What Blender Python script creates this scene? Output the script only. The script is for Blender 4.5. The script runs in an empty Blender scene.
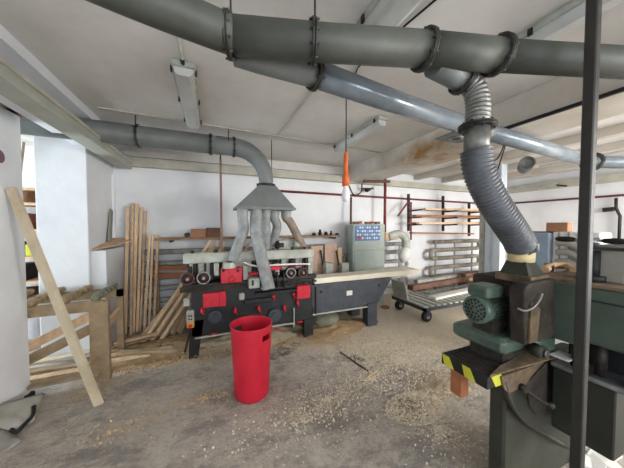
import bpy, math, random
from mathutils import Vector, Matrix
random.seed(7)
C = bpy.context.scene.collection
# ------------------------------------------------------------------ camera
FPX, CX, CY = 245.0, 312.0, 234.0
YAW, PITCH, CAMH = math.radians(22.2), math.radians(1.87), 1.55
F = Vector((math.sin(YAW)*math.cos(PITCH), math.cos(YAW)*math.cos(PITCH), -math.sin(PITCH)))
R = Vector((math.cos(YAW), -math.sin(YAW), 0)); U = R.cross(F)
EYE = Vector((0, 0, CAMH))
cd = bpy.data.cameras.new('camera'); cam = bpy.data.objects.new('camera', cd); C.objects.link(cam)
cd.sensor_width = 36; cd.lens = 36*FPX/624; cd.clip_start = .02
cam.matrix_world = Matrix.Translation(EYE) @ Matrix((R, U, -F)).transposed().to_4x4()
bpy.context.scene.camera = cam

def P(px, py, X=None, Y=None, Z=None, t=None):
    """world point seen at photo pixel, on a plane of the room"""
    d = F + R*((px-CX)/FPX) + U*((CY-py)/FPX)
    if X is not None: k = X/d.x
    elif Y is not None: k = Y/d.y
    elif Z is not None: k = (Z-CAMH)/d.z
    else: k = t
    return EYE + d*k

# ------------------------------------------------------------------ materials
def lin(c):
    return tuple(((v/255)/12.92 if v/255 <= .04045 else ((v/255+.055)/1.055)**2.4) for v in c)
def mat(name, c1, c2=None, rough=.6, metal=0, scale=6, bump=0, bscale=60, lo=.35, hi=.65, stretch=None, emit=0, spec=.5):
    m = bpy.data.materials.new(name); m.use_nodes = True
    nt = m.node_tree; n = nt.nodes; L = nt.links; b = n['Principled BSDF']
    b.inputs['Roughness'].default_value = rough; b.inputs['Metallic'].default_value = metal
    b.inputs['Specular IOR Level'].default_value = spec
    c2 = c2 or tuple(v*.86 for v in c1)
    tc = n.new('ShaderNodeTexCoord'); mp = n.new('ShaderNodeMapping')
    if stretch: mp.inputs['Scale'].default_value = stretch
    L.new(tc.outputs['Object'], mp.inputs['Vector'])
    no = n.new('ShaderNodeTexNoise'); no.inputs['Scale'].default_value = scale; no.inputs['Detail'].default_value = 6
    no.inputs['Roughness'].default_value = .65
    L.new(mp.outputs[0], no.inputs['Vector'])
    cr = n.new('ShaderNodeValToRGB'); e = cr.color_ramp.elements
    e[0].position, e[1].position = lo, hi
    e[0].color = (*lin(c2), 1); e[1].color = (*lin(c1), 1)
    L.new(no.outputs['Fac'], cr.inputs[0]); L.new(cr.outputs[0], b.inputs['Base Color'])
    if emit:
        L.new(cr.outputs[0], b.inputs['Emission Color']); b.inputs['Emission Strength'].default_value = emit
    if bump:
        n2 = n.new('ShaderNodeTexNoise'); n2.inputs['Scale'].default_value = bscale; n2.inputs['Detail'].default_value = 4
        L.new(mp.outputs[0], n2.inputs['Vector'])
        bp = n.new('ShaderNodeBump'); bp.inputs['Strength'].default_value = bump; bp.inputs['Distance'].default_value = .01
        L.new(n2.outputs['Fac'], bp.inputs['Height']); L.new(bp.outputs[0], b.inputs['Normal'])
    return m
M = {}
M['wall'] = mat('white_plaster', (232,234,236), (220,222,226), .9, scale=1.6, bump=.25, bscale=25)
M['ceil'] = mat('ceiling_paint', (226,224,220), (208,204,199), .9, scale=1.2, bump=.15)
M['beam'] = mat('stained_beam', (212,206,198), (180,168,148), .9, scale=1.1, lo=.3, hi=.6)
M['trim'] = mat('cream_trim', (196,194,182), (176,172,158), .7, scale=4)
M['fascia'] = mat('grey_green_fascia', (176,178,166), (158,160,148), .6, scale=3)
M['duct'] = mat('grey_duct_paint', (116,121,120), (96,100,99), .5, scale=4, lo=.3, hi=.7)
M['ductd'] = mat('dark_grey_duct_paint', (80,83,77), (62,64,58), .55, scale=4, lo=.3, hi=.7)
M['ductb'] = mat('pale_duct_paint', (140,151,160), (118,127,134), .22, .25, scale=4)
M['flange'] = mat('dark_flange', (70,70,66), (44,43,40), .5, .5, scale=20)
M['galv'] = mat('galvanised_metal', (172,176,178), (120,123,124), .32, .8, scale=14)
M['bend'] = mat('dull_crinkled_metal', (138,138,134), (104,104,100), .45, .5, scale=14)
M['hose'] = mat('grey_flexible_hose', (156,160,160), (124,126,124), .6, scale=10)
M['hosed'] = mat('dark_spiral_hose', (88,92,98), (64,68,74), .4, scale=10, spec=.6)
M['hosetan'] = mat('tan_flexible_hose', (156,134,116), (112,104,98), .6, scale=8)
M['blk'] = mat('black_machine_paint', (34,36,40), (20,21,24), .5, scale=9)
M['slate'] = mat('slate_machine_paint', (66,72,82), (50,54,62), .55, scale=8)
M['lgrey'] = mat('pale_grey_machine_paint', (186,190,182), (150,152,142), .5, scale=9)
M['cream'] = mat('cream_plastic', (222,205,160), (200,180,135), .5)
M['red'] = mat('red_plastic', (214,36,60), (194,28,50), .42, scale=5)
M['redp'] = mat('red_machine_paint', (214,34,58), (180,26,44), .45, scale=20)
M['dred'] = mat('dark_red_pipe_paint', (132,46,44), (98,40,38), .5, scale=10)
M['brown'] = mat('brown_rusty_paint', (110,72,60), (80,54,46), .6, scale=10)
M['rust'] = mat('dark_rusty_steel', (58,48,44), (34,30,29), .6, .3, scale=20)
M['wood'] = mat('pale_pine', (232,204,170), (206,174,138), .75, scale=7, stretch=(3,3,.6), bump=.15)
M['wood2'] = mat('tan_timber', (216,184,148), (184,150,116), .8, scale=7, stretch=(2,2,2), bump=.2)
M['woodd'] = mat('weathered_timber', (168,148,118), (134,114,88), .85, scale=6, bump=.3)
M['woodg'] = mat('grey_planed_board', (212,198,172), (188,172,146), .75, scale=5, bump=.1)
M['woodo'] = mat('orange_brown_timber', (176,112,72), (140,86,56), .75, scale=6, bump=.2)
M['wooddk'] = mat('dark_brown_timber', (132,98,80), (96,70,58), .8, scale=8)
M['white'] = mat('white_paint', (232,232,228), (214,214,208), .5, scale=3)
M['wbo'] = mat('cream_white_board', (238,232,214), (222,214,192), .5, scale=3)
M['bluew'] = mat('blue_white_paint', (206,216,226), (188,198,208), .5, scale=3)
M['blue'] = mat('blue_grey_sheet', (140,156,172), (122,136,150), .5, scale=3)
M['panelblue'] = mat('blue_control_panel', (40,112,176), (28,92,150), .4)
M['cab'] = mat('grey_green_cabinet', (166,176,170), (150,160,154), .5, scale=3)
M['rad'] = mat('grey_heating_pipe', (172,172,168), (132,130,124), .6, scale=8)
M['radd'] = mat('dusty_heating_pipe', (158,150,138), (120,112,100), .8, scale=8)
M['shelfw'] = mat('dusty_brown_timber', (160,128,98), (128,98,74), .8, scale=6)
M['card'] = mat('cardboard', (172,124,94), (150,106,78), .85)
M['cardd'] = mat('dark_cardboard', (128,92,72), (106,76,60), .85)
M['pink'] = mat('pinkish_board', (202,172,152), (186,156,136), .8)
M['green'] = mat('green_machine_enamel', (76,92,82), (56,68,60), .45, scale=5, lo=.3, hi=.7)
M['mint'] = mat('mint_machine_enamel', (90,110,99), (62,76,67), .35, scale=7, lo=.3, hi=.62)
M['dgreen'] = mat('dark_green_enamel', (42,46,38), (30,33,27), .55, scale=5)
M['olive'] = mat('olive_grey_casting', (56,58,48), (40,42,34), .6, scale=6)
M['dust'] = mat('dusty_iron', (66,58,48), (30,27,24), .9, scale=9, bump=.4)
M['dust2'] = mat('sawdust_coated_iron', (128,108,84), (76,64,50), .95, scale=9, bump=.5)
M['post'] = mat('dark_post_paint', (42,40,36), (28,27,25), .5, scale=8)
M['yel'] = mat('yellow_paint', (206,206,58), (180,180,48), .6)
M['yel2'] = mat('amber_plastic', (232,160,44), (210,140,36), .5)
M['orange'] = mat('orange_plastic', (226,112,52), (200,92,40), .45)
M['glass'] = mat('milky_bulb_glass', (236,236,240), (222,222,226), .2)
M['diff'] = mat('milky_lamp_cover', (204,206,204), (184,186,182), .35, scale=3)
M['rubber'] = mat('black_rubber', (26,26,28), (18,18,20), .7)
M['sack'] = mat('grey_plastic_sheet', (158,156,148), (136,132,122), .6, scale=4)
M['mauve'] = mat('mauve_plate', (128,88,108), (112,76,94), .6)
M['chip'] = mat('wood_shaving', (224,196,156), (196,166,128), .9, scale=30)
M['chipw'] = mat('pale_wood_shaving', (236,224,202), (212,198,174), .9, scale=30)
M['dustheap'] = mat('sawdust', (182,154,116), (150,124,92), .98, scale=14, bump=.8, bscale=90)
M['dustheapw'] = mat('pale_sawdust', (184,170,146), (156,140,116), .98, scale=14, bump=.8, bscale=90)
M['drum'] = mat('grey_green_sack', (128,130,112), (98,98,82), .7)
# floor: concrete with dark worn tracks and sawdust drifts
def floor_mat():
    m = bpy.data.materials.new('dusty_concrete'); m.use_nodes = True
    nt = m.node_tree; n = nt.nodes; L = nt.links; b = n['Principled BSDF']; b.inputs['Roughness'].default_value = .85
    b.inputs['Specular IOR Level'].default_value = .25
    tc = n.new('ShaderNodeTexCoord')
    def noise(s, d=8, r=.6, st=None):
        o = n.new('ShaderNodeTexNoise'); o.inputs['Scale'].default_value = s; o.inputs['Detail'].default_value = d; o.inputs['Roughness'].default_value = r
        if st:
            mp = n.new('ShaderNodeMapping'); mp.inputs['Scale'].default_value = st[0]; mp.inputs['Rotation'].default_value = (0,0,st[1])
            L.new(tc.outputs['Object'], mp.inputs[0]); L.new(mp.outputs[0], o.inputs['Vector'])
        else: L.new(tc.outputs['Object'], o.inputs['Vector'])
        return o.outputs['Fac']
    def ramp(f, lo, hi, c0=(0,0,0), c1=(1,1,1)):
        r = n.new('ShaderNodeValToRGB'); r.color_ramp.elements[0].position = lo; r.color_ramp.elements[1].position = hi
        r.color_ramp.elements[0].color = (*c0,1); r.color_ramp.elements[1].color = (*c1,1); L.new(f, r.inputs[0]); return r.outputs[0]
    def mix(f, a, c):
        x = n.new('ShaderNodeMix'); x.data_type = 'RGBA'; L.new(f, x.inputs[0])
        for v, i in ((a,6),(c,7)):
            if isinstance(v, tuple): x.inputs[i].default_value = (*v,1)
            else: L.new(v, x.inputs[i])
        return x.outputs[2]
    def math_(op, a, c):
        x = n.new('ShaderNodeMath'); x.operation = op
        for v, i in ((a,0),(c,1)):
            if isinstance(v, (int,float)): x.inputs[i].default_value = v
            else: L.new(v, x.inputs[i])
        x.use_clamp = True
        return x.outputs[0]
    def blob(cx, cy, rx, ry, rot=0):
        mp = n.new('ShaderNodeMapping'); mp.vector_type = 'TEXTURE'; mp.inputs['Location'].default_value = (cx,cy,0); mp.inputs['Rotation'].default_value = (0,0,rot)
        mp.inputs['Scale'].default_value = (rx,ry,1)
        L.new(tc.outputs['Object'], mp.inputs[0]); g = n.new('ShaderNodeTexGradient'); g.gradient_type = 'SPHERICAL'
        L.new(mp.outputs[0], g.inputs[0]); return g.outputs[1]
    base = mix(ramp(noise(2.2), .38, .62), lin((166,158,148)), lin((196,188,176)))
    base = mix(ramp(noise(9, 10, .8), .42, .62), base, lin((208,199,186)))
    base = mix(math_('MULTIPLY', ramp(noise(28, 10, .8), .52, .6), .55), base, lin((128,120,110)))
    # dark worn patches
    d1 = math_('MULTIPLY', ramp(noise(1.6, 10, .75, ((1,2.4,1), .5)), .5, .58), .7)
    base = mix(d1, base, lin((134,129,126)))
    dk = math_('ADD', blob(-.1,2.35,.85,.35,.35), blob(1.7,2.75,1.2,.18,-.05))
    dk = math_('ADD', dk, blob(.35,1.5,.8,.22,.1)); dk = math_('ADD', dk, blob(.3,1.45,.6,.2,-.1)); dk = math_('ADD', dk, blob(-.45,2.1,1.0,.22,.5)); dk = math_('ADD', dk, blob(1.0,2.75,1.3,.12,-.1))
    dkm = ramp(math_('ADD', math_('MULTIPLY', dk, .9), math_('SUBTRACT', noise(7, 8, .7), .5)), .3, .48)
    base = mix(dkm, base, lin((104,100,97)))
    # sawdust
    sd = math_('ADD', blob(-.7,3.8,1.6,1.5), blob(1.8,3.6,1.9,.8))
    sd = math_('ADD', sd, blob(1.75,2.3,1.1,1.0)); sd = math_('ADD', sd, blob(4.4,3.2,2.6,2.0))
    sd = math_('ADD', sd, math_('MULTIPLY', blob(.9,1.8,1.7,1.0), .75)); sd = math_('ADD', sd, math_('MULTIPLY', blob(1.6,2.9,1.8,1.0), .6)); sd = math_('ADD', sd, math_('MULTIPLY', blob(-.5,2.6,1.2,1.0), .5))
    sdm = ramp(math_('ADD', math_('MULTIPLY', sd, .9), math_('MULTIPLY', math_('SUBTRACT', noise(6, 12, .85), .4), 1.6)), .26, .44)
    warm = ramp(blob(-.8,3.9,2.3,2.0), .0, .35)
    sdc = mix(warm, lin((240,230,212)), lin((208,174,130)))
    sdc = mix(ramp(noise(60, 6, .8), .45, .58), sdc, lin((186,168,142)))
    base = mix(sdm, base, sdc)
    # flecks
    fl = ramp(noise(110, 2, .5), .62, .66)
    base = mix(math_('MULTIPLY', fl, .75), base, lin((206,196,176)))
    L.new(base, b.inputs['Base Color'])
    bp = n.new('ShaderNodeBump'); bp.inputs['Strength'].default_value = .7; bp.inputs['Distance'].default_value = .04
    L.new(noise(34, 9, .8), bp.inputs['Height']); L.new(bp.outputs[0], b.inputs['Normal'])
    return m
M['pinkp'] = mat('pinkish_brown_paint', (170,134,116), (140,104,90), .7, scale=10)
M['maroon'] = mat('dark_maroon_paint', (84,40,38), (48,26,26), .6, scale=14)
M['floor'] = floor_mat()
def stained():
    m = mat('water_stained_beam', (214,208,200), (190,182,170), .9, scale=1.4); nt = m.node_tree; n = nt.nodes; L = nt.links; b = n['Principled BSDF']
    old = b.inputs['Base Color'].links[0].from_socket; tc = n.new('ShaderNodeTexCoord'); mp = n.new('ShaderNodeMapping'); mp.vector_type = 'TEXTURE'
    mp.inputs['Location'].default_value = (-.27,1.55,.06); mp.inputs['Scale'].default_value = (1.2,1.0,.3); L.new(tc.outputs['Object'], mp.inputs[0])
    g = n.new('ShaderNodeTexGradient'); g.gradient_type = 'SPHERICAL'; L.new(mp.outputs[0], g.inputs[0])
    no = n.new('ShaderNodeTexNoise'); no.inputs['Scale'].default_value = 5; no.inputs['Detail'].default_value = 9; no.inputs['Roughness'].default_value = .7; L.new(tc.outputs['Object'], no.inputs['Vector'])
    ad = n.new('ShaderNodeMath'); ad.operation = 'MULTIPLY'; L.new(g.outputs[1], ad.inputs[0]); L.new(no.outputs['Fac'], ad.inputs[1])
    cr = n.new('ShaderNodeValToRGB'); cr.color_ramp.elements[0].position = .16; cr.color_ramp.elements[1].position = .5; L.new(ad.outputs[0], cr.inputs[0])
    mx = n.new('ShaderNodeMix'); mx.data_type = 'RGBA'; L.new(cr.outputs[0], mx.inputs[0]); L.new(old, mx.inputs[6]); mx.inputs[7].default_value = (*lin((150,112,58)),1)
    L.new(mx.outputs[2], b.inputs['Base Color']); return m
M['stain'] = stained()

# ------------------------------------------------------------------ mesh builder
def V(*a): return Vector(a[0]) if len(a) == 1 else Vector(a)
def frame(d, up=None):
    d = d.normalized(); up = up or (Vector((0,0,1)) if abs(d.z) < .95 else Vector((1,0,0)))
    s = d.cross(up).normalized(); return s, s.cross(d).normalized()
WL = {}
class MB:
    def __init__(s): s.v = []; s.f = []; s.sm = []
    def add(s, vs, fs, smooth=False):
        o = len(s.v); s.v += [Vector(v) for v in vs]; s.f += [tuple(i+o for i in f) for f in fs]; s.sm += [smooth]*len(fs); return s
    def box(s, x0, x1, y0, y1, z0, z1, bev=0):
        if bev:
            b = min(bev, (x1-x0)/2.2, (y1-y0)/2.2, (z1-z0)/2.2)
            pts = []
            import itertools
            # chamfered box through stacked octagons
            def ring(z, i):
                a, c, d, e = x0+i, x1-i, y0+i, y1-i
                k = b
                return [(a+k,d,z),(c-k,d,z),(c,d+k,z),(c,e-k,z),(c-k,e,z),(a+k,e,z),(a,e-k,z),(a,d+k,z)]
            rs = [ring(z0,b), ring(z0+b,0), ring(z1-b,0), ring(z1,b)]
            vs = [p for r in rs for p in r]; fs = [tuple(reversed(range(8)))]
            for j in range(3):
                for i in range(8): fs.append((j*8+i, j*8+(i+1)%8, (j+1)*8+(i+1)%8, (j+1)*8+i))
            fs.append(tuple(range(24,32)))
            return s.add(vs, fs)
        vs = [(x,y,z) for z in (z0,z1) for y in (y0,y1) for x in (x0,x1)]
        return s.add(vs, [(0,2,3,1),(4,5,7,6),(0,1,5,4),(2,6,7,3),(0,4,6,2),(1,3,7,5)])
    def bar(s, p0, p1, w, h, up=None):
        p0, p1 = V(p0), V(p1); a, b = frame(p1-p0, up and V(up)); a *= w/2; b *= h/2
        vs = [p+q for p in (p0,p1) for q in (-a-b, a-b, a+b, -a+b)]
        return s.add(vs, [(0,3,2,1),(4,5,6,7),(0,1,5,4),(1,2,6,5),(2,3,7,6),(3,0,4,7)])
    def tube(s, pts, r, n=14, caps=True, smooth=True):
        pts = [V(p) for p in pts]; m = len(pts); rs = r if isinstance(r, (list,tuple)) else [r]*m
        vs = []; fs = []; prev = None
        for i, p in enumerate(pts):
            d = (pts[min(i+1,m-1)]-pts[max(i-1,0)]).normalized()
            if prev is None: a, b = frame(d)
            else:
                a = (prev - d*prev.dot(d)).normalized(); b = d.cross(a)
            prev = a
            b = d.cross(a).normalized()
            for k in range(n):
                t = 2*math.pi*k/n; vs.append(p+(a*math.cos(t)+b*math.sin(t))*rs[i])
        for i in range(m-1):
            for k in range(n): fs.append((i*n+k, i*n+(k+1)%n, (i+1)*n+(k+1)%n, (i+1)*n+k))
        s.add(vs, fs, smooth)
        if caps:
            o = len(s.v)-len(vs)
            s.f += [tuple(o+k for k in reversed(range(n))), tuple(o+(m-1)*n+k for k in range(n))]; s.sm += [False]*2
        return s
    def cyl(s, p0, p1, r, r1=None, n=20): return s.tube([p0,p1], [r, r if r1 is None else r1], n)
    def lathe(s, prof, c, ax=(0,0,1), n=28, smooth=True):
        c = V(c); d = V(ax).normalized(); a, b = frame(d); vs = []; fs = []
        for r, h in prof:
            for k in range(n):
                t = 2*math.pi*k/n; vs.append(c+d*h+(a*math.cos(t)+b*math.sin(t))*r)
        for i in range(len(prof)-1):
            for k in range(n): fs.append((i*n+k, i*n+(k+1)%n, (i+1)*n+(k+1)%n, (i+1)*n+k))
        return s.add(vs, fs, smooth)
    def torus(s, c, ax, Rr, r, n=28, m=10, a0=0, a1=2*math.pi):
        c = V(c); d = V(ax).normalized(); a, b = frame(d); full = abs(a1-a0-2*math.pi) < 1e-6
        pts = [c+(a*math.cos(a0+(a1-a0)*k/n)+b*math.sin(a0+(a1-a0)*k/n))*Rr for k in range(n+1)]
        return s.tube(pts, r, m, caps=not full)
    def prism(s, poly, ext):
        poly = [V(p) for p in poly]; e = V(ext); n = len(poly)
        nrm = Vector((0,0,0))
        for i in range(n): nrm += poly[i].cross(poly[(i+1)%n])
        if nrm.dot(e) > 0: poly.reverse()
        vs = poly+[p+e for p in poly]
        return s.add(vs, [tuple(range(n)), tuple(reversed(range(n,2*n)))]+[(i, i+n, (i+1)%n+n, (i+1)%n) for i in range(n)])
    def ball(s, c, rx, ry=None, rz=None, n=16, m=10):
        ry = ry or rx; rz = rz or rx; vs = []; fs = []
        for j in range(m+1):
            ph = math.pi*j/m
            for k in range(n):
                t = 2*math.pi*k/n; vs.append((c[0]+rx*math.sin(ph)*math.cos(t), c[1]+ry*math.sin(ph)*math.sin(t), c[2]-rz*math.cos(ph)))
        for j in range(m):
            for k in range(n): fs.append((j*n+k, j*n+(k+1)%n, (j+1)*n+(k+1)%n, (j+1)*n+k))
        return s.add(vs, fs, True)
    def build(s, name, m, parent=None, bevel=0, **kw):
        me = bpy.data.meshes.new(name)
        lo = Vector((min(v[i] for v in s.v) for i in range(3))); hi = Vector((max(v[i] for v in s.v) for i in range(3)))
        o3 = Vector(((lo.x+hi.x)/2, (lo.y+hi.y)/2, lo.z))
        me.from_pydata([v-o3 for v in s.v], [], s.f); me.polygons.foreach_set('use_smooth', s.sm); me.validate(); me.update()
        me.materials.append(M[m] if isinstance(m, str) else m)
        o = bpy.data.objects.new(name, me); C.objects.link(o)
        if parent: o.parent = parent; o.location = o3-WL[parent.name]
        else: o.location = o3
        WL[o.name] = o3
        if bevel:
            bv = o.modifiers.new('bevel', 'BEVEL'); bv.width = bevel; bv.segments = 2; bv.limit_method = 'ANGLE'
        tagit(o, **kw)
        return o
def tagit(o, label=None, cat=None, group=None, kind=None):
    if label: o['label'] = label
    if cat: o['category'] = cat
    if group: o['group'] = group
    if kind: o['kind'] = kind
    return o
def thing(name, loc, label, cat, group=None, kind=None):
    o = bpy.data.objects.new(name, None); o.empty_display_size = .05; C.objects.link(o); o.location = V(loc); WL[o.name] = V(loc)
    return tagit(o, label, cat, group, kind)
def struct(name, mb, m, **kw): return mb.build(name, m, kind='structure', **kw)
def smooth(pts, k=8):
    pts = [V(p) for p in pts]; q = [2*pts[0]-pts[1]]+pts+[2*pts[-1]-pts[-2]]; out = []
    for i in range(1, len(q)-2):
        a, b, c, d = q[i-1:i+3]
        for j in range(k):
            t = j/k
            out.append(.5*((2*b)+(c-a)*t+(2*a-5*b+4*c-d)*t*t+(3*b-a-3*c+d)*t**3))
    return out+[pts[-1]]
def ribbed(pts, r, pitch, amp):
    """spiral ribs: resample a path so that rings alternate in radius"""
    pts = smooth(pts, 24); seg = [0]
    for a, b in zip(pts, pts[1:]): seg.append(seg[-1]+(b-a).length)
    tot = seg[-1]; n = int(tot/pitch*4); out = []; rs = []; j = 0
    for i in range(n+1):
        d = tot*i/n
        while j < len(seg)-2 and seg[j+1] < d: j += 1
        f = (d-seg[j])/max(1e-9, seg[j+1]-seg[j]); out.append(pts[j].lerp(pts[j+1], min(1,f)))
        rs.append(r+amp*math.sin(i/4*2*math.pi+.4))
    return out, rs
def copy_tree(o, parent=None):
    c = o.copy(); C.objects.link(c); c.parent = parent
    WL[c.name] = WL[o.name].copy()
    for ch in [x for x in bpy.data.objects if x.parent == o]: copy_tree(ch, c)
    return c

# ------------------------------------------------------------------ the room
CZ = 2.75; YB = 4.5; XR = 7.25; XL = -1.34
fl = MB(); NX, NY = 110, 80
random.seed(3)
vs = [(-4.2+11.6*i/NX, -2.7+7.4*j/NY, 0) for j in range(NY+1) for i in range(NX+1)]
fl.add(vs, [(j*(NX+1)+i, j*(NX+1)+i+1, (j+1)*(NX+1)+i+1, (j+1)*(NX+1)+i) for j in range(NY) for i in range(NX)])
struct('floor', fl, 'floor')
struct('ceiling', MB().box(-1.15, 7.5, -2.7, 4.7, CZ, CZ+.15), 'ceil')
struct('trim_1', MB().box(-4.2, -1.451, -2.7, 4.7, 2.62, 2.8), 'trim')                # lower ceiling of the side room
struct('wall_back', MB().box(-4.2, 7.5, YB, 4.7, 0, CZ), 'wall')
struct('trim_2', MB().box(-1.2, XR, YB-.12, YB, 2.44, 2.565), 'trim', bevel=.006)
struct('trim_3', MB().box(-1.2, 2.6, YB-.05, YB, 2.6, CZ), 'ceil')
struct('trim_4', MB().box(2.6, 3.15, -2.5, YB-.12, 2.47, CZ), 'stain', bevel=.01)       # deep beam
for k, x in enumerate((4.5, 5.4, 6.3)):
    struct('trim_%d' % (5+k), MB().box(x-.06, x+.06, -2.5, YB, 2.64, CZ), 'beam', bevel=.005)
struct('wall_right', MB().box(XR, XR+.2, -2.7, 4.7, 0, CZ), 'wall')
struct('trim_8', MB().box(XR-.12, XR, -2.5, YB-.12, 2.40, 2.56), 'trim', bevel=.005)
# left side: upper wall with fascia, pillar, near wall, side room
struct('wall_left_upper', MB().box(-1.45, -1.15, -2.5, YB, 2.668, CZ).box(-1.45, -1.34, -2.5, YB, 2.47, 2.668), 'wall')
struct('trim_9', MB().box(-1.24, -1.08, -2.5, YB-.13, 2.385, 2.47), 'fascia', bevel=.006)
struct('trim_10', MB().box(-1.09, -1.065, -2.5, YB-.13, 2.46, 2.49), 'trim', bevel=.003)
struct('wall_left_pillar', MB().box(-1.79, XL, 3.64, YB, 0, 2.62), 'wall', bevel=.01)
struct('wall_left_near', MB().box(-1.8, -1.54, -2.5, 2.98, 0, 2.62), 'wall', bevel=.01)
struct('trim_11', MB().box(-1.55, -1.24, 2.78, 2.9, 2.50, 2.56), 'woodd')
struct('trim_12', MB().box(-1.6, -1.5, -2.5, 2.98, 2.50, 2.56), 'woodd')
struct('trim_13', MB().bar((XL+.012, 4.42, 0), (XL+.012, 4.42, 2.3), .02, .03), 'wall')

def wall_with_windows(name, axis, pos, a0, a1, wins, thick=.2):
    """wall of boxes around window openings; wins: (a, b, z0, z1)"""
    m = MB(); cuts = sorted(wins); cur = a0
    def bx(p, q, z0, z1):
        if axis == 'Y': m.box(p, q, pos, pos+thick, z0, z1)
        else: m.box(pos, pos+thick, p, q, z0, z1)
    for a, b, z0, z1 in cuts:
        bx(cur, a, 0, CZ); bx(a, b, 0, z0); bx(a, b, z1, CZ); cur = b
    bx(cur, a1, 0, CZ); return struct(name, m, 'wall')
wins_f = [(-.9, 1.0, .95, 2.45), (1.7, 3.6, .95, 2.45), (4.3, 6.6, .95, 2.45)]  # unseen openings in front and left walls, added for the daylight lamps
wall_with_windows('wall_front', 'Y', -2.7, -4.2, 7.5, wins_f)
wins_l = [(.2, 2.2, .9, 2.3), (2.9, 4.2, .6, 2.3)]
wall_with_windows('wall_left', 'X', -4.2, -2.7, 4.7, wins_l)
glassm = bpy.data.materials.new('window_glass'); glassm.use_nodes = True
nt = glassm.node_tree; nt.nodes.clear(); o_ = nt.nodes.new('ShaderNodeOutputMaterial')
tr = nt.nodes.new('ShaderNodeBsdfTransparent'); gl = nt.nodes.new('ShaderNodeBsdfGlossy'); gl.inputs[1].default_value = .02
mx = nt.nodes.new('ShaderNodeMixShader'); mx.inputs[0].default_value = .06
nt.links.new(tr.outputs[0], mx.inputs[1]); nt.links.new(gl.outputs[0], mx.inputs[2]); nt.links.new(mx.outputs[0], o_.inputs[0])
M['wglass'] = glassm
wi = 1
def window(axis, pos, a, b, z0, z1):
    global wi
    w = thing('window_%d' % wi, ((a+b)/2, pos, z0) if axis == 'Y' else (pos, (a+b)/2, z0), None, None, kind='structure'); wi += 1
    f = MB(); g = MB()
    def bx(m, p, q, u, v, d):
        if axis == 'Y': m.box(p, q, pos-d, pos+d, u, v)
        else: m.box(pos-d, pos+d, p, q, u, v)
    bx(f, a, b, z0, z0+.06, .03); bx(f, a, b, z1-.06, z1, .03); bx(f, a, a+.06, z0, z1, .03); bx(f, b-.06, b, z0, z1, .03)
    bx(f, (a+b)/2-.03, (a+b)/2+.03, z0, z1, .03); f.build('window_frame', 'white', w)
    bx(g, a+.05, b-.05, z0+.05, z1-.05, .003); g.build('pane', 'wglass', w)
for a in wins_f: window('Y', -2.6, *a)
for a in wins_l: window('X', -4.1, *a)

# ------------------------------------------------------------------ daylight: area lamps added outside the unseen windows
w = bpy.data.worlds.new('sky'); bpy.context.scene.world = w; w.use_nodes = True
bg = w.node_tree.nodes['Background']; bg.inputs[0].default_value = (.75,.87,1,1); bg.inputs[1].default_value = 1.2
def area(name, loc, rot, sx, sy, e, col):
    l = bpy.data.lights.new(name, 'AREA'); l.shape = 'RECTANGLE'; l.size = sx; l.size_y = sy; l.energy = e; l.color = col
    o = bpy.data.objects.new(name, l); C.objects.link(o); o.location = loc; o.rotation_euler = rot; return o
for i, (a, b, z0, z1) in enumerate(wins_f):
    area('added_daylight_front', ((a+b)/2, -2.78, (z0+z1)/2), (math.radians(90), 0, 0), b-a, z1-z0, (50,50,290)[i], ((.9,.95,1),(1,.98,.95),(1,.97,.93))[i])
for i, (a, b, z0, z1) in enumerate(wins_l):
    area('added_daylight_left', (-4.28, (a+b)/2, (z0+z1)/2), (math.radians(90), 0, math.radians(-90)), b-a, z1-z0, (30,115)[i], (.80,.91,1))

# ------------------------------------------------------------------ ceiling lamps
def ceiling_lamp(x, y0, y1, label, w_=.16):
    L_ = y1-y0
    t = thing('ceiling_lamp', (x, (y0+y1)/2, CZ-.11), label, 'ceiling lamp', 'fluorescent ceiling lamps')
    MB().box(x-w_/2, x+w_/2, y0, y1, CZ-.045, CZ-.001, .01).build('housing', 'lgrey', t)
    d = MB(); prof = [(-w_/2+.01, CZ-.045), (-w_/2+.02, CZ-.085), (-w_/4, CZ-.105), (w_/4, CZ-.105), (w_/2-.02, CZ-.085), (w_/2-.01, CZ-.045)]
    d.prism([(x+a, y0+.02, z) for a, z in prof], (0, L_-.04, 0)); d.build('lamp_cover', 'diff', t, bevel=.006)
    n = max(2, int(L_/.3))
    for k in range(n):
        yy = y0+.08+(L_-.16)*k/(n-1)
        for s_ in (-1, 1):
            MB().box(x+s_*(w_/2+.003)-.006, x+s_*(w_/2+.003)+.006, yy-.012, yy+.012, CZ-.06, CZ-.02).build('clip', 'rust', t)
    MB().cyl((x, y1-.002, CZ-.03), (x, y1+.035, CZ-.03), .014).build('cable_gland', 'rubber', t) if x > 1 else MB().cyl((x, y0-.035, CZ-.03), (x, y0+.002, CZ-.03), .014).build('cable_gland', 'rubber', t)
    return t
ceiling_lamp(-.18, 2.02, 3.12, 'grey fluorescent ceiling lamp left of the tall hood, nearest the left wall')
ceiling_lamp(.90, .25, 1.28, 'translucent ceiling lamp cut by the top edge above the big grey duct', .2)
ceiling_lamp(1.74, 2.2, 3.3, 'long ceiling lamp above the hanging orange work light', .13)
ceiling_lamp(1.84, -.2, .98, 'long ceiling lamp at the top right above the duct end', .12)
ceiling_lamp(5.75, 1.6, 2.7, 'far ceiling lamp at the right edge beyond the deep beam', .16)
MB().tube([(-.18,1.4,CZ-.012),(-.18,1.98,CZ-.012),(-.18,2.0,CZ-.03)], .012, 8).build('conduit', 'lgrey', label='short pale conduit on the ceiling leading to the left lamp', cat='conduit')
MB().bar((.86,1.3,CZ-.008),(.80,3.15,CZ-.008), .022, .014).build('conduit', 'trim', label='thin pale conduit on the ceiling running from duct to cross batten', cat='conduit')
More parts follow.
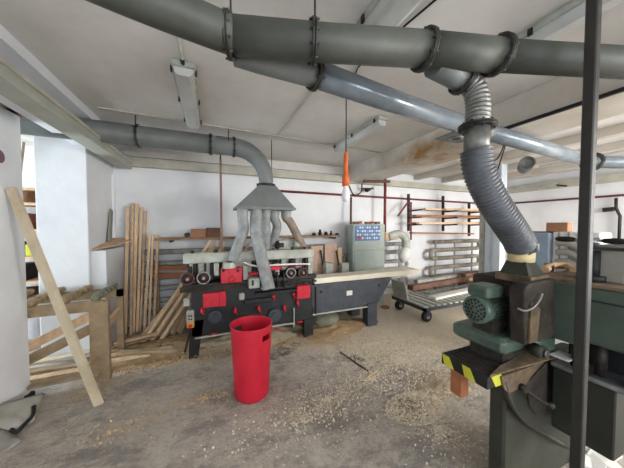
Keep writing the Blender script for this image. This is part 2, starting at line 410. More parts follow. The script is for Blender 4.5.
MB().bar((-1.05,3.14,CZ-.008),(2.55,3.3,CZ-.008), .025, .014).build('batten', 'trim', label='long thin pale batten across the ceiling before the back wall', cat='batten')
MB().tube([(1.16,.6,CZ-.01),(1.08,1.15,CZ-.01),(1.03,1.61,CZ-.01),(1.14,1.95,CZ-.01)], .006, 6).build('ceiling_cable', 'rubber', label='black cable along the ceiling to the hanging work light', cat='cable')

# hanging work light
t = thing('work_light', P(346,199,t=2.24), 'hanging orange work light with bare white bulb', 'work light')
top = Vector((P(346,150,t=2.24).x, P(346,150,t=2.24).y, CZ)); hz = P(346,152,t=2.24).z; bz = P(346,186,t=2.24).z
MB().tube([top, (top.x, top.y, hz)], .005, 8).build('cord', 'rubber', t)
MB().lathe([(0.001,hz),(.012,hz),(.018,hz-.03),(.022,hz-.08),(.019,hz-.12),(.024,hz-.2),(.034,hz-.23),(.034,bz),(.001,bz)], (top.x,top.y,0)).build('handle', 'orange', t)
MB().lathe([(.022,bz),(.022,bz-.02),(.035,bz-.06),(.04,bz-.1),(.03,bz-.135),(.001,bz-.145)], (top.x,top.y,0)).build('bulb', 'glass', t)

# ------------------------------------------------------------------ ducts
def flange(name, c, ax, r, parent, th=.009, w_=.017):
    c = V(c); ax = V(ax).normalized()
    m = MB(); m.lathe([(r-.004,-th),(r+w_,-th),(r+w_,-.002),(r-.004,-.002)], c, ax); m.lathe([(r-.004,.002),(r+w_,.002),(r+w_,th),(r-.004,th)], c, ax)
    a, b = frame(ax)
    for k in range(10):
        th_ = 2*math.pi*k/10; p = c+(a*math.cos(th_)+b*math.sin(th_))*(r+w_*.55); m.cyl(p-ax*.02, p+ax*.02, .005, n=6)
    return m.build(name, 'flange', parent)
ZD = 2.37
main = [P(20,-62,Z=ZD), P(80,-30,Z=ZD), P(150,2,Z=ZD), P(205,25,Z=ZD), P(232,36,Z=ZD), P(330,44,Z=ZD), P(430,50,Z=ZD), P(500,56,Z=ZD), P(624,63,Z=ZD), P(760,74,Z=ZD)]
rm = .074
t = thing('overhead_duct', main[4], 'large grey overhead duct crossing the top of the picture', 'duct')
MB().tube(smooth(main[:5], 6), rm, 28).build('duct_section', 'ductd', t)
MB().tube([main[4], main[5], main[6]], rm, 28).build('duct_section', 'ductd', t)
MB().tube([main[6], main[7]], rm*.99, 28).build('duct_section', 'ductd', t)
MB().tube([main[7], main[8], main[9]], rm*.93, 28).build('duct_section', 'ductd', t)
flange('flange', P(229,36,Z=ZD), main[5]-main[4], rm, t)
flange('flange', P(313,42.5,Z=ZD), main[5]-main[4], rm, t)
flange('flange', P(424,50,Z=ZD), (1,-.12,0), rm, t)
flange('flange', P(497,55.5,Z=ZD), (1,-.12,0), rm, t)
for px in (231, 315):
    p = P(px, 40, Z=ZD); MB().tube([(p.x,p.y,ZD+rm),(p.x,p.y,CZ)], .005, 6).build('hanger_rod', 'rust', t)
# side branch of the main duct towards the drop hose
b0 = P(436,62,Z=ZD-.02); b1 = P(462,80,t=1.27)
MB().tube([b0, b0.lerp(b1,.6), b1], [.07,.062,.056], 24).build('branch', 'duct', t)
flange('flange', b1, b1-b0, .056, t)
# second duct
sec = [P(236,50,Z=ZD), P(260,58,Z=ZD), P(318,75,Z=ZD), P(400,104,Z=ZD), P(480,130,Z=ZD), P(592,162,Z=ZD), ]
rs_ = .068
t = thing('branch_duct', sec[2], 'long pale grey duct running diagonally under the ceiling into the right bay', 'duct')
MB().tube(sec[:3], rs_, 28).build('duct_section', 'duct', t)
MB().tube(sec[2:5], rs_, 28).build('duct_section', 'ductb', t)
MB().tube([sec[4], sec[5]], rs_, 28).build('duct_section', 'ductb', t)
e0 = sec[5]; e1 = Vector((7.2, e0.y-.9, ZD))
MB().tube([e0, e0.lerp(e1,.5), e1], rs_*1.1, 24).build('duct_section', 'ductb', t)
flange('flange', P(315,74,Z=ZD), sec[3]-sec[2], rs_, t)
flange('flange', sec[4], sec[4]-sec[3], rs_, t); flange('flange', sec[5], sec[5]-sec[4], rs_, t, w_=.05)
for q in (P(322,76,Z=ZD),):
    MB().tube([q+Vector((-.02,.06,0)), (q.x-.25, q.y+.45, CZ)], .005, 6).build('hanger_rod', 'rust', t)
# hanging cradle plate by the drop
p = P(458,137,Z=ZD-.06)
tb = thing('duct_clamp_plate', p, 'grey clamp plate with round hole below the diagonal duct', 'clamp plate')
MB().box(p.x-.16, p.x+.13, p.y-.1, p.y+.1, p.z-.012, p.z-.001).build('plate', 'duct', tb, bevel=.004)
MB().lathe([(.035,0),(.06,0),(.06,.004),(.035,.004)], (p.x-.02,p.y,p.z-.018)).build('ring', 'galv', tb)

# drop hose to the planer
t = thing('drop_hose', P(520,255,t=1.42), 'dark ribbed hose dropping from the big duct to the green planer', 'hose')
pA, rA = ribbed([b1, P(474,88,t=1.27), P(478,105,t=1.27), P(477,124,t=1.27)], .054, .022, .004)
MB().tube(pA, rA, 24).build('metal_bend', 'bend', t, label='crinkled bright metal bend')
p0, p1 = P(477,127,t=1.27), P(476,156,t=1.27)
flange('flange', p0, (0,0,1), .058, t, w_=.03)
MB().cyl(p0, p1, .058, n=28).build('sleeve', 'bend', t)
MB().tube([P(495,131,t=1.3)+Vector((0,.02,0)), p0+Vector((.05,0,-.02))], .028, 12).build('side_spout', 'duct', t)
pB, rB = ribbed([P(476,150,t=1.27), P(479,172,t=1.28), P(492,200,t=1.31), P(509,226,t=1.35), P(518,240,t=1.39), P(521,247,t=1.42)], .072, .019, .0045)
MB().tube(pB, rB, 28).build('spiral_hose', 'hosed', t)
q = P(521,248,t=1.42)
MB().lathe([(.078,.03),(.078,-.01),(.07,-.02),(.066,-.02)], q).build('hose_cuff', 'galv', t)

# ceiling duct of the moulder with elbow, hood and five hoses
YD = 3.3; zd = 2.555; rd = .112
t = thing('moulder_duct', (.2,YD,zd-rd), 'grey duct along the left ceiling bending down to the grey hood', 'duct')
el = [Vector((.28+.40*math.sin(a), YD, zd-.40+.40*math.cos(a))) for a in [math.radians(d) for d in range(0,91,10)]]
MB().tube([(-3.9,YD,zd),(.05,YD,zd)], rd, 26).build('duct_section', 'duct', t)
MB().tube([(.05,YD,zd)]+el+[el[-1]-Vector((0,0,.075))], [rd,rd]+[rd-.002*i for i in range(9)]+[rd-.02], 26, smooth=False).build('elbow', 'duct', t)
hp = el[-1]
for x in (-.75, .0, .27): flange('flange', (x,YD,zd), (1,0,0), rd, t, w_=.014)
for x in (-.75, .2): MB().tube([(x,YD-.1,zd),(x,YD-.1,CZ)], .006, 6).build('hanger_rod', 'rust', t)
MB().tube([(.78,YD+.1,2.16),(.78,YD+.1,CZ)], .005, 6).build('hanger_rod', 'rust', t)
hcx = .65
hood = thing('extraction_hood', (hcx,YD,1.78), 'grey pyramid extraction hood with five outlets over the black moulder', 'hood')
hw, hz0, hz1 = .375, 1.79, 2.08
m = MB(); hp = Vector((.68,YD,0)); top4 = [(hp.x-.11,YD-.11,hz1),(hp.x+.11,YD-.11,hz1),(hp.x+.11,YD+.11,hz1),(hp.x-.11,YD+.11,hz1)]
bot4 = [(hcx-hw,YD-.2,hz0),(hcx+hw,YD-.2,hz0),(hcx+hw,YD+.2,hz0),(hcx-hw,YD+.2,hz0)]
m.add(bot4+top4, [(3,2,1,0),(4,5,6,7),(0,1,5,4),(1,2,6,5),(2,3,7,6),(3,0,4,7)]); m.build('shell', 'duct', hood, bevel=.004)
MB().box(hcx-hw-.008, hcx+hw+.008, YD-.208, YD+.208, hz0-.03, hz0).build('rim', 'duct', hood)
MB().lathe([(.105,0),(.125,0),(.125,.03),(.1,.03)], (hp.x,YD,hz1)).build('collar', 'flange', hood)
outs = [(-.29,-.10),(-.125,-.12),(.02,.0),(.15,.04),(.30,-.02)]
for dx, dy in outs:
    MB().lathe([(.066,-.09),(.07,-.03),(.07,.0)], (hcx+dx,YD+dy,hz0-.03)).build('outlet', 'hose', hood)
hz_ = hz0-.07
hoses = [
 (outs[0], [P(243.5,230,Y=3.18), P(239,243,Y=3.15), P(232,262,Y=3.1)], .064, 'hose', 'grey flexible hose, leftmost under the hood, ending on the red box'),
 (outs[1], [P(256,232,Y=3.12), P(261,255,Y=3.02), P(269,289,Y=2.93)], .074, 'hose', 'longest pale hose under the hood, reaching down the machine front'),
 (outs[2], [P(266,232,Y=3.33), P(265,252,Y=3.42)], .062, 'hose', 'middle grey hose under the hood, partly behind the longest hose'),
 (outs[3], [P(277,226,Y=3.38), P(274,238,Y=3.45), P(268,252,Y=3.55)], .062, 'hose', 'bent grey hose under the hood, second from the right'),
 (outs[4], [P(290,222,Y=3.28), P(297,235,Y=3.3), P(306,253,Y=3.33)], .058, 'hosetan', 'tan and grey hose, rightmost under the hood'),
]
for (dx,dy), pts, r, mt, lab in hoses:
    st = Vector((hcx+dx, YD+dy, hz_)); pp, rr = ribbed([st, st-Vector((0,0,.06))]+pts, r, .022, .0016)
    MB().tube(pp, rr, 20).build('flexible_hose', mt, label=lab, cat='hose', group='hoses under the hood')

# ------------------------------------------------------------------ the moulder (black planing machine)
YF = 3.12
t = thing('moulder', (1.1,3.4,0), 'long black four-sided moulder with pale grey top beam and red guards', 'woodworking machine')
leg = lambda x0,x1,y0=YF,y1=3.75,z1=.42: MB().box(x0,x1,y0,y1,0,z1)
MB().prism([(-.27,YF,0),(-.17,YF,0),(-.10,YF,.45),(-.25,YF,.45)], (0,.1,0)).build('leg', 'blk', t)
MB().box(-.25,-.15,3.66,3.78,0,.5).build('leg', 'blk', t)
MB().box(1.17,1.3,YF+.02,YF+.12,0,.42).build('leg', 'blk', t); MB().box(1.17,1.3,3.64,3.76,0,.42).build('leg', 'blk', t)
MB().box(2.2,2.37,YF,YF+.14,0,.36).build('leg', 'slate', t); MB().box(2.2,2.37,3.6,3.74,0,.36).build('leg', 'slate', t)
MB().box(-.24,1.28,YF,3.78,.25,.84,.012).build('base_casing', 'blk', t)
MB().box(-.2,1.02,YF-.012,YF+.01,.235,.25).build('bottom_edge', 'lgrey', t)
MB().prism([(1.28,YF+.02,.30),(2.40,YF+.02,.33),(2.66,YF+.02,.70),(1.28,YF+.02,.70)], (0,.6,0)).build('outfeed_casing', 'slate', t, bevel=.008)
MB().box(1.29,2.38,YF+.005,YF+.03,.30,.318).build('bottom_edge', 'lgrey', t)
MB().box(1.33,1.345,YF,YF+.03,.31,.70).build('seam', 'blk', t)
MB().box(1.83,1.93,YF+.008,YF+.02,.52,.59,.004).build('rating_plate', 'white', t)
for x in (1.42, 2.42): MB().cyl((x,YF+.01,.62),(x,YF+.03,.62), .02, n=12).build('socket', 'rubber', t)
MB().box(-.32,1.33,YF-.03,3.8,.83,.885,.01).build('machine_table', 'blk', t)
MB().box(-.34,.3,YF-.06,YF-.02,.80,.86).build('table_rail', 'dust', t)
MB().box(1.28,2.66,YF+.01,3.74,.70,.72).build('outfeed_table', 'slate', t)
# top beam and posts
zb = 1.225
MB().box(-.31,1.32,YF+.03,YF+.19,zb-.115,zb-.01,.008).build('top_beam', 'lgrey', t)
MB().box(-.31,1.32,YF+.03,YF+.2,zb-.01,zb).build('top_strip', 'trim', t)
for x in (-.25,.12,.40,1.24): MB().box(x,x+.06,YF+.05,YF+.15,.88,zb-.11).build('post', 'lgrey', t)
for x in (-.16,.25): MB().box(x,x+.14,YF+.06,YF+.2,.92,zb-.11,.01).build('feed_head', 'lgrey', t)
for x in (.85,1.06): MB().box(x,x+.12,YF+.08,YF+.25,.95,zb-.1,.01).build('feed_head', 'lgrey', t)
for x, s in ((-.22,1),(.04,1),(.33,1),(.58,1),(1.02,1),(1.2,1)):
    b = MB(); b.cyl((x,YF+.1,zb),(x,YF+.1,zb+.035), .014, n=10); b.cyl((x-.03,YF+.1,zb+.02),(x+.03,YF+.1,zb+.02), .006, n=8); b.build('clamp_screw', 'rust', t)
for x in (-.2,-.08,.1,.22,.72,.84,.96,1.15): MB().cyl((x,YF+.04,.9),(x,YF+.04,zb-.12), .012, n=10).build('guide_rod', 'rust', t)
MB().box(-.28,1.28,YF+.24,YF+.44,.885,1.1).build('inner_housing', 'blk', t)
for x, w, z0, z1, mt in ((-.27,.05,.9,1.08,'rust'),(-.03,.04,.9,1.1,'rust'),(.08,.1,.92,1.04,'blk'),(.18,.05,.9,1.1,'dust'),(.47,.12,.9,1.08,'rust'),(.62,.1,.9,1.1,'blk'),(.76,.06,.9,1.06,'lgrey'),(.98,.06,.92,1.1,'rust'),(1.18,.05,.9,1.1,'dust')):
    MB().box(x,x+w,YF+.02,YF+.2,z0,z1,.008).build('clutter_box',mt,t)  # boxes added as clutter to darken the gap below the beam
# hand wheels
def wheel(px, py, rr, mt):
    c = P(px,py,Y=YF-.04); g = MB().torus(c,(0,1,0),rr,.010,24,8)
    o = g.build('hand_wheel', mt, t); MB().lathe([(.001,.0),(rr*.3,-.005),(rr*.55,.02),(rr*.98,.012),(rr*.98,.05),(rr*.8,.14)],c,(0,1,0),24).build('wheel_disc', 'maroon', o)
    k = MB(); k.cyl(c-Vector((0,.03,0)),c+Vector((0,.02,0)),.016,n=12); k.build('hub', 'galv', o)
wheel(187.5,279,.066,'brown'); wheel(203.5,278,.068,'galv'); wheel(291,273,.062,'galv'); wheel(303,272.5,.06,'brown')
# guards
def pxbox(name, mt, x0, y0, x1, y1, Y, d, parent=t, bev=.008, **kw):
    a = P(x0,y1,Y=Y); b = P(x1,y0,Y=Y); return MB().box(a.x,b.x,Y,Y+d,a.z,b.z,bev).build(name, mt, parent, **kw)
g = pxbox('guard_box', 'redp', 221,268,242,284,YF-.1,.24)
for px in (223.5, 238): 
    c = P(px,270.5,Y=YF-.1); MB().cyl(c,c-Vector((0,.015,0)),.016,n=12).build('bolt', 'rubber', g)
c = P(232,279,Y=YF-.11); MB().torus(c,(0,1,0),.035,.008,20,8).build('ring_handle', 'redp', g)
pa = P(229,268,Y=YF); MB().lathe([(.085,-.0),(.075,.05),(.068,.075)], (pa.x,YF-.01,P(229,268,Y=YF).z)).build('hose_spout', 'lgrey', t)
g = pxbox('cover_plate', 'redp', 203,292,220.5,308.5,YF-.03,.03); pxbox('cover_rib', 'redp', 219.5,291,226,307,YF-.045,.045)
pxbox('guard_cover', 'redp', 297,285,310.5,299.5,YF-.06,.06)
pxbox('red_strip', 'redp', 272,265,305,267.5,YF-.0,.04)
pxbox('red_bracket', 'redp', 266,266,281,271,YF-.02,.05); pxbox('red_bracket', 'redp', 249,272,258,276,YF-.02,.05)
for px, py, s_ in ((273.5,296,1),(293.5,294,1),(260,309,0),(285.5,308,0),(298.5,303,0),(203.5,311,0),(236.5,311,0)):
    c = P(px,py,Y=YF-.03); b = MB()
    if s_: b.ball(c,.028,.018,.018); b.cyl(c,c+Vector((.02,0,-.06)),.009,n=8)
    else: b.tube([c+Vector((-.012,0,.045)),c+Vector((-.02,-.01,0)),c+Vector((.008,0,-.045))],[.012,.018,.01],10)
    b.cyl(c,c+Vector((0,.04,0)),.01,n=8); b.build('clamp_lever', 'redp', t)
for px, py in ((214,334),(277.5,330)): pxbox('red_tab', 'redp', px-3,py-1.2,px+3,py+1.2,YF-.03,.03)
pxbox('red_tab','redp',297,321,303,323.5,YF-.02,.03)
# switch panel
g = pxbox('switch_panel', 'lgrey', 186.7,310.5,194,329,YF-.05,.05)
pxbox('emergency_panel', 'yel2', 187,322,193.8,328.6,YF-.056,.008,parent=g)
c = P(190.5,326,Y=YF-.055); MB().cyl(c,c-Vector((0,.02,0)),.02,n=14).build('stop_button', 'redp', g)
for px, py in ((189,316),(191.5,316),(189,319.3),(191.5,319.3)):
    c = P(px,py,Y=YF-.05); MB().cyl(c,c-Vector((0,.008,0)),.009,n=8).build('button', 'rubber', g)
MB().tube(smooth([P(190,329,Y=YF-.03),P(188,338,Y=YF-.03),P(185,352,Y=YF-.03)],5), .012, 8).build('cable', 'rust', t)
pxbox('junction_box','lgrey',183.5,298.5,189.5,307,YF-.05,.05); pxbox('bracket_plate','lgrey',239,293,244.5,300.5,YF-.03,.03)
for px, py, rr in ((215,316,.075),(274.5,314.5,.085)):
    c = P(px,py,Y=YF); b = MB(); b.cyl(c,c-Vector((0,.03,0)),rr,n=28); b.torus(c-Vector((0,.03,0)),(0,1,0),rr*.98,.006,28,6); b.cyl(c-Vector((0,.03,0)),c-Vector((0,.045,0)),rr*.5,n=20); b.build('round_cover', 'slate', t)
MB().bar(P(294,308,Y=YF-.015),P(294,327,Y=YF-.015),.012,.012).build('drain_pipe', 'lgrey', t)
# front pale spindle housing and small ironwork
pxbox('spindle_housing','lgrey',249,278,260,289,YF-.14,.14); pxbox('slot','rubber',251.5,280,254,286,YF-.142,.01)
pxbox('spindle_foot','lgrey',262,287,275,290,YF-.2,.25)
pxbox('slide_block','blk',256,289,297,296,YF-.1,.12); pxbox('slide_block','blk',244,297,272,305,YF-.04,.06)
MB().tube(smooth([P(243,262,Y=YF-.02),P(256,266,Y=YF-.08),P(275,265,Y=YF-.08),P(296,264,Y=YF-.03),P(310,264,Y=YF)],6), .012, 8).build('air_pipe', 'white', t)
for px in (272,277,284): MB().cyl(P(px,272,Y=YF-.03),P(px,287,Y=YF-.03),.016,n=10).build('spindle', 'rust', t)
for k in range(5):
    MB().cyl(P(282+k*7,284.5-k*.4,Y=YF-.09+.02*k),P(296+k*5,281.5-k*.2,Y=YF-.04+.02*k),.014,n=10).build('adjusting_rod', 'dust', t)
pxbox('feed_block','lgrey',214,263,219,276,YF-.05,.1); pxbox('feed_block','lgrey',243,266,248,283,YF-.02,.08)
# motor on the beam
mo = pxbox('motor_block','lgrey',279,240,299,249.5,YF+.25,.22); c = P(276,245,Y=YF+.3)
MB().cyl(c,c+Vector((.1,0,0)),.06,n=20).build('motor_end','dust',mo)
MB().cyl(P(294,244,Y=YF+.2),P(302,244,Y=YF+.2),.05,n=18).build('motor_end','lgrey',mo)
MB().box(.75,1.15,YF+.2,YF+.5,1.1,1.2).build('motor_shelf','lgrey',t)
# white timber on the outfeed table
a = P(320,279,Y=3.2); 
MB().box(1.345,3.33,3.2,3.46,.721,.80,.004).build('white_beam', 'wbo', label='long white planed beam lying on the moulder outfeed table', cat='timber')
# sack below outfeed, dust under machine
MB().ball((1.62,3.45,.1),.24,.2,.13,20,10).build('sack', 'drum', label='grey-green stuffed sack lying under the moulder outfeed end', cat='sack')

# ------------------------------------------------------------------ red bin
c0 = P(252,393,Z=0); c0.z = 0
t = thing('plastic_bin', c0, 'tall red plastic bin standing on the floor before the moulder', 'bin')
H, r0, r1 = .655, .155, .185; n = 48; m = MB(); vs = []; fs = []
levels = [0,.02]+[.02+(H-.03)*i/12 for i in range(1,13)]+[H]
for ins in (0,1):
    for z in levels:
        rr = r0+(r1-r0)*z/H-(.006 if ins else 0)-(.012 if z == 0 and not ins else 0)
        for k in range(n):
            a = 2*math.pi*k/n; vs.append((c0.x+rr*math.cos(a), c0.y+rr*math.sin(a), max(z,.006 if ins else 0)))
nl = len(levels)
def hole(j,k):
    ang = (k+.5)/n*360
    return j == nl-4 and any(abs((ang-d+180)%360-180) < 16 for d in (305,125))
for ins in (0,1):
    for j in range(nl-1):
        for k in range(n):
            if hole(j,k): continue
            o = ins*nl*n; q = (o+j*n+k, o+j*n+(k+1)%n, o+(j+1)*n+(k+1)%n, o+(j+1)*n+k)
            fs.append(q if not ins else q[::-1])
fs.append(tuple(reversed(range(n)))); fs.append(tuple(nl*n+k for k in range(n)))
m.add(vs, fs, True); m.build('bin_body', 'red', t)
MB().torus((c0.x,c0.y,H),(0,0,1),r1,.007,48,8).build('rim','red',t)

# ------------------------------------------------------------------ control cabinet
t = thing('control_cabinet', (2.82,4.15,0), 'grey-green control cabinet with blue panel behind the moulder', 'cabinet')
MB().box(2.46,3.2,3.98,4.19,.0,1.585,.01).build('body','cab',t)
MB().box(2.49,3.17,3.965,3.98,.08,1.08,.004).build('door','cab',t); 
d = MB().box(2.48,3.18,3.968,3.98,1.1,1.575,.004).build('upper_door','cab',t)
pn = MB().box(2.50,3.06,3.955,3.969,1.27,1.56).build('control_panel','panelblue',t)
for j in range(4):
    for k in range(10):
        x = 2.53+k*.054; z = 1.30+j*.068
        MB().box(x,x+.03,3.944,3.956,z,z+.035).build('push_button', 'white' if (k+j) % 3 else 'blue', pn)
MB().cyl((2.58,3.955,1.33),(2.58,3.93,1.33),.03,n=16).build('knob','redp',pn)
random.seed(5)
for i, (x, y) in enumerate(((2.58,4.08),(2.68,4.12),(2.85,4.08),(2.97,4.12),(3.07,4.06))):
    a = random.uniform(-.5,.5); l = .06
    MB().bar((x-l*math.cos(a),y-l*math.sin(a),1.61),(x+l*math.cos(a),y+l*math.sin(a),1.615+.01*(i%2)),.05,.045).build('wood_offcut','woodo' if i%2 else 'cardd', label='small wooden offcut lying on the control cabinet top', cat='offcut', group='offcuts on the control cabinet')

# ------------------------------------------------------------------ heating pipes on the back wall
def serpentine(x0, x1, zs, r, mt, label, y=YB-.13):
    t = thing('heating_pipe', ((x0+x1)/2,y,min(zs)-r), label, 'heating pipe', 'serpentine heating pipes')
    pts = []; 
    for i, z in enumerate(zs):
        a, b = (x0, x1) if i % 2 == 0 else (x1, x0)
        pts += [(a,y,z),(b,y,z)]
        if i < len(zs)-1:
            z2 = zs[i+1]; h = (z2-z)/2; s = 1 if b == x1 else -1
            for k in range(1,8):
                th = math.pi*k/8; pts.append((b+s*abs(h)*math.sin(th), y, z+h-h*math.cos(th)))
    MB().tube(pts, r, 14).build('pipe','%s' % mt,t)
    for x in (x0+.1,(x0+x1)/2,x1-.1):
        MB().box(x-.012,x+.012,y+r*.6,y+r*.6+.03,0,max(zs)).build('pipe_stand','rad',t)
zs = [.22,.40,.59,.76,.97,1.15]
serpentine(-.95, 2.15, zs, .042, 'rad', 'long grey serpentine heating pipe on the wall behind the moulder')
serpentine(2.62, 4.05, zs, .042, 'rad', 'grey serpentine heating pipe right of the control cabinet')
serpentine(4.9, 6.4, [.15,.34,.55,.77,.97,1.17], .048, 'radd', 'dusty serpentine heating pipe below the timber rack', YB-.2)
# coil of springs at rack end
for k in range(9):
    z = .2+k*.135
    t = thing('pipe_coil',(5.95,3.75,z),'dark bent pipe coil in the tall stack at the right end of the rack','coil','stacked dark coils')
    a = MB(); a.torus((5.95,3.75,z),(.25,-.5,1),.15,.016,20,8); a.build('ring','rust',t)
    b = MB(); b.tube([(5.8,3.75,z),(5.95,3.72,z+.065),(6.1,3.75,z)],.014,8); b.build('spoke','rust',t)
MB().tube([(5.95,3.9,0),(5.95,3.9,2.0)],.022,8).build('coil_post','rust',label='thin dark upright holding the stack of coils',cat='post')
# shelf above pipes
t = thing('wall_shelf', (.7,4.35,1.33), 'brown timber shelf board running along the back wall behind the moulder', 'shelf')
MB().box(-.78,2.3,4.2,4.47,1.335,1.37).build('board','shelfw',t)
for x in (-.6,.4,1.4,2.2): MB().box(x,x+.03,4.22,4.49,1.30,1.335).build('bracket','rust',t)
def onshelf(px0, px1, h, nm, mt, lab, cat, y=4.26, d=.16):
    a = P(px0,240,Y=y).x; b = P(px1,240,Y=y).x; return MB().box(a,b,y,y+d,1.371,1.371+h,.004).build(nm,mt,label=lab,cat=cat)
onshelf(191,206,.13,'cardboard_box','card','orange-brown cardboard box on the wall shelf, left one of the pair','box')
b_ = onshelf(206.5,222,.15,'cardboard_box','cardd','darker cardboard box on the wall shelf, right one of the pair','box')
MB().cyl((P(189,240,Y=4.26).x-.03,4.25,1.41),(P(189,240,Y=4.26).x-.03,4.42,1.41),.035,n=14).build('short_pipe','rust',label='short dark pipe end on the shelf beside the orange-brown box',cat='pipe')
for i, (px, h, w_, lab) in enumerate(((314,.05,.09,'low dark tool part on the wall shelf nearest the right hose'),(320,.11,.07,'tallest dark tool part on the wall shelf'),(326,.07,.08,'squat dark tool part in the middle of the shelf row'),(331,.085,.05,'narrow dark tool part standing on the wall shelf'),(337,.04,.09,'flattest dark tool part on the shelf beside the cabinet'))):
    x = P(px,238,Y=4.32).x; m = MB(); m.lathe([(.001,0),(w_/2,0),(w_/2,h*.5),(w_/3,h*.6),(w_/3,h),(.001,h)], (x,4.32,1.371),n=12); m.build('tool_part','rust',label=lab,cat='tool part')
t = thing('light_machine_table', (1.95,4.1,0), 'light wooden bench with pale panels behind the moulder', 'bench')
# panels behind outfeed
for px0, px1, y0, mt, lab in ((311,323,246,'pink','pale beige panel standing left behind the outfeed table'),(325,337,244,'pink','pinkish panel standing between the two grey boxes'),(338,342,248,'wood2','narrow tan panel leaning against the control cabinet side')):
    a = P(px0,y0,Y=4.05); b = P(px1,y0,Y=4.05); MB().box(a.x,b.x,4.05,4.07,0,a.z).build('wall_panel',mt,label=lab,cat='panel')
bpy.data.objects.remove(t)
for px, lab in ((325,'left pale grey bin with dark upright edge behind the outfeed table'),(341,'right pale grey bin with dark upright edge beside the cabinet')):
    a = P(px,263,Y=3.9); t = thing('grey_bin', (a.x+.08,3.93,0), lab, 'bin')
    MB().box(a.x,a.x+.15,3.86,4.0,0,a.z,.01).build('bin_body','lgrey',t)
    MB().bar((a.x+.0,3.99,a.z-.05),(a.x-.03,4.02,a.z+.22),.03,.02).build('upright','rubber',t)
# flexible grey elbow right of cabinet
t = thing('grey_vent_elbow', P(404,262,Y=4.0), 'pale grey elbow pipe with hanging bag right of the control cabinet', 'pipe')
MB().tube(smooth([P(388,237,Y=4.1),P(398,234,Y=4.05),P(405,238,Y=4.0),P(406,250,Y=4.0)],6),.085,16).build('elbow','lgrey',t)
MB().tube([P(406,248,Y=4.0),P(404,256,Y=4.0),P(403,262,Y=4.0)],[.09,.13,.06],14).build('bag','white',t)
MB().box(P(384,237,Y=4.1).x,P(396,237,Y=4.1).x,4.05,4.25,P(390,239,Y=4.1).z-.02,P(390,233,Y=4.1).z).build('wooden_block','wood2',label='tan wooden block on the heating pipe beside the cabinet',cat='block')

# ------------------------------------------------------------------ wall pipes
MB().tube([(.85,YB-.05,2.2),(XR-.08,YB-.05,2.16)], .022, 10).build('red_wall_pipe','dred',label='thin dark red pipe running level along the back wall',cat='pipe')
MB().tube([(XR-.05,YB-.1,2.14),(XR-.05,-1.5,2.12)], .022, 10).build('red_wall_pipe','dred',label='thin dark red pipe running level along the right wall',cat='pipe')
MB().tube([(P(309,194,Y=4.44).x,4.44,2.17),(P(300,206,Y=4.44).x,4.44,1.98)],.012,8).build('pipe_stay','dred',label='short slanted red stay below the left end of the red pipe',cat='pipe') if 0 else None
x = P(221,200,Y=3.95).x
t = thing('hanging_strip',(x,3.95,1.4),'pinkish-brown upright strip hanging from the ceiling left of the hood','strip')
MB().bar((x,3.95,0),(x,3.95,P(221,160,Y=3.95).z),.03,.03).build('strip','pinkp',t)
MB().tube([(x,3.95,P(221,160,Y=3.95).z),(x,3.95,CZ)],.01,8).build('hanger_rod','rust',t)
x = P(351,200,Y=4.3).x; MB().tube([(x,4.3,0),(x,4.3,P(351,197,Y=4.3).z)],.022,10).build('pink_pipe','brown',label='short brown pipe rising from the control cabinet, left one',cat='pipe')
x = P(385,200,Y=4.2).x; MB().tube([(x,4.2,P(385,232,Y=4.2).z),(x,4.2,P(385,178,Y=4.2).z)],.03,10).build('red_drop_pipe','dred',label='upright dark red pipe at the right edge of the control cabinet',cat='pipe')
a, b = P(363,181,Y=4.2), P(390,175,Y=4.0); a.z = b.z = 2.445; a.x = max(a.x,2.63); b.x = max(b.x,2.9); MB().bar(a,b,.05,.05).build('iron_angle','brown',label='brown iron angle bar under the stained beam',cat='bar')
t = thing('pipe_valve', P(366,189,Y=4.4), 'small dark valve with curved pipe on the back wall', 'valve')
MB().tube(smooth([P(349,186,Y=4.4),P(354,195,Y=4.4),P(361,192,Y=4.4),P(362,183,Y=4.4)],6),.014,8).build('curved_pipe','rust',t)
c = P(367,190,Y=4.38); m = MB(); m.ball(c,.06,.05,.045); m.cyl(c+Vector((-.12,0,.02)),c+Vector((.16,0,.04)),.016,n=8); m.cyl(c,c+Vector((0,-.1,0)),.03,n=12); m.build('valve_body','rust',t)

# ------------------------------------------------------------------ timber rack on the back wall
t = thing('timber_rack', (P(440,230,Y=4.3).x,4.3,1.2), 'dark steel timber rack with arms on the back wall', 'rack')
arms = []
def upright(px, y0, y1, Y=4.32):
    a = P(px,y1,Y=Y); b = P(px,y0,Y=Y); MB().bar(a,b,.05,.04).build('upright','rust',t); return a.x
xa = upright(408.5,194,231); xb = upright(443,196,231); xc = upright(469,203,236)
shelfz = [P(408,y,Y=4.32).z for y in (211,218,225,238)]
for x in (xa,xb,xc):
    for z in shelfz[:3]: MB().bar((x,4.3,z),(x,3.95,z+.01),.03,.03).build('arm','rust',t)
MB().tube([P(408,202,Y=4.25),P(398,216,Y=4.2)],.02,8).build('brace','dred',t)
MB().tube([P(411,202,Y=4.2),P(411,240,Y=4.2)],.018,8).build('brace','dred',t)
k = 0
for zi, z in enumerate(shelfz[:3]):
    for j in range(3):
        x0 = xa-.1+random.uniform(-.2,.9); x1 = xc+random.uniform(.2,.6); y = 3.99+j*.1
        MB().bar((x0,y,z+.037),(x1,y,z+.037+.02*(j==0)),.085,.04,(0,0,1)).build('rack_plank', ('wood','wood','woodo','wood2')[(j+zi*2)%4], label='%s plank on the %s level of the timber rack' % (('front','middle','rear')[j], ('highest','middle','lowest')[zi]), cat='plank', group='planks in the timber rack'); k += 1
for j, z in enumerate((1.33,)):
    MB().bar((xa-.05,4.2,1.40),(xc-.2,4.1,1.36),.1,.03,(0,0,1)).build('rack_plank','woodo',label='brown plank lying on the heating pipe below the rack',cat='plank')
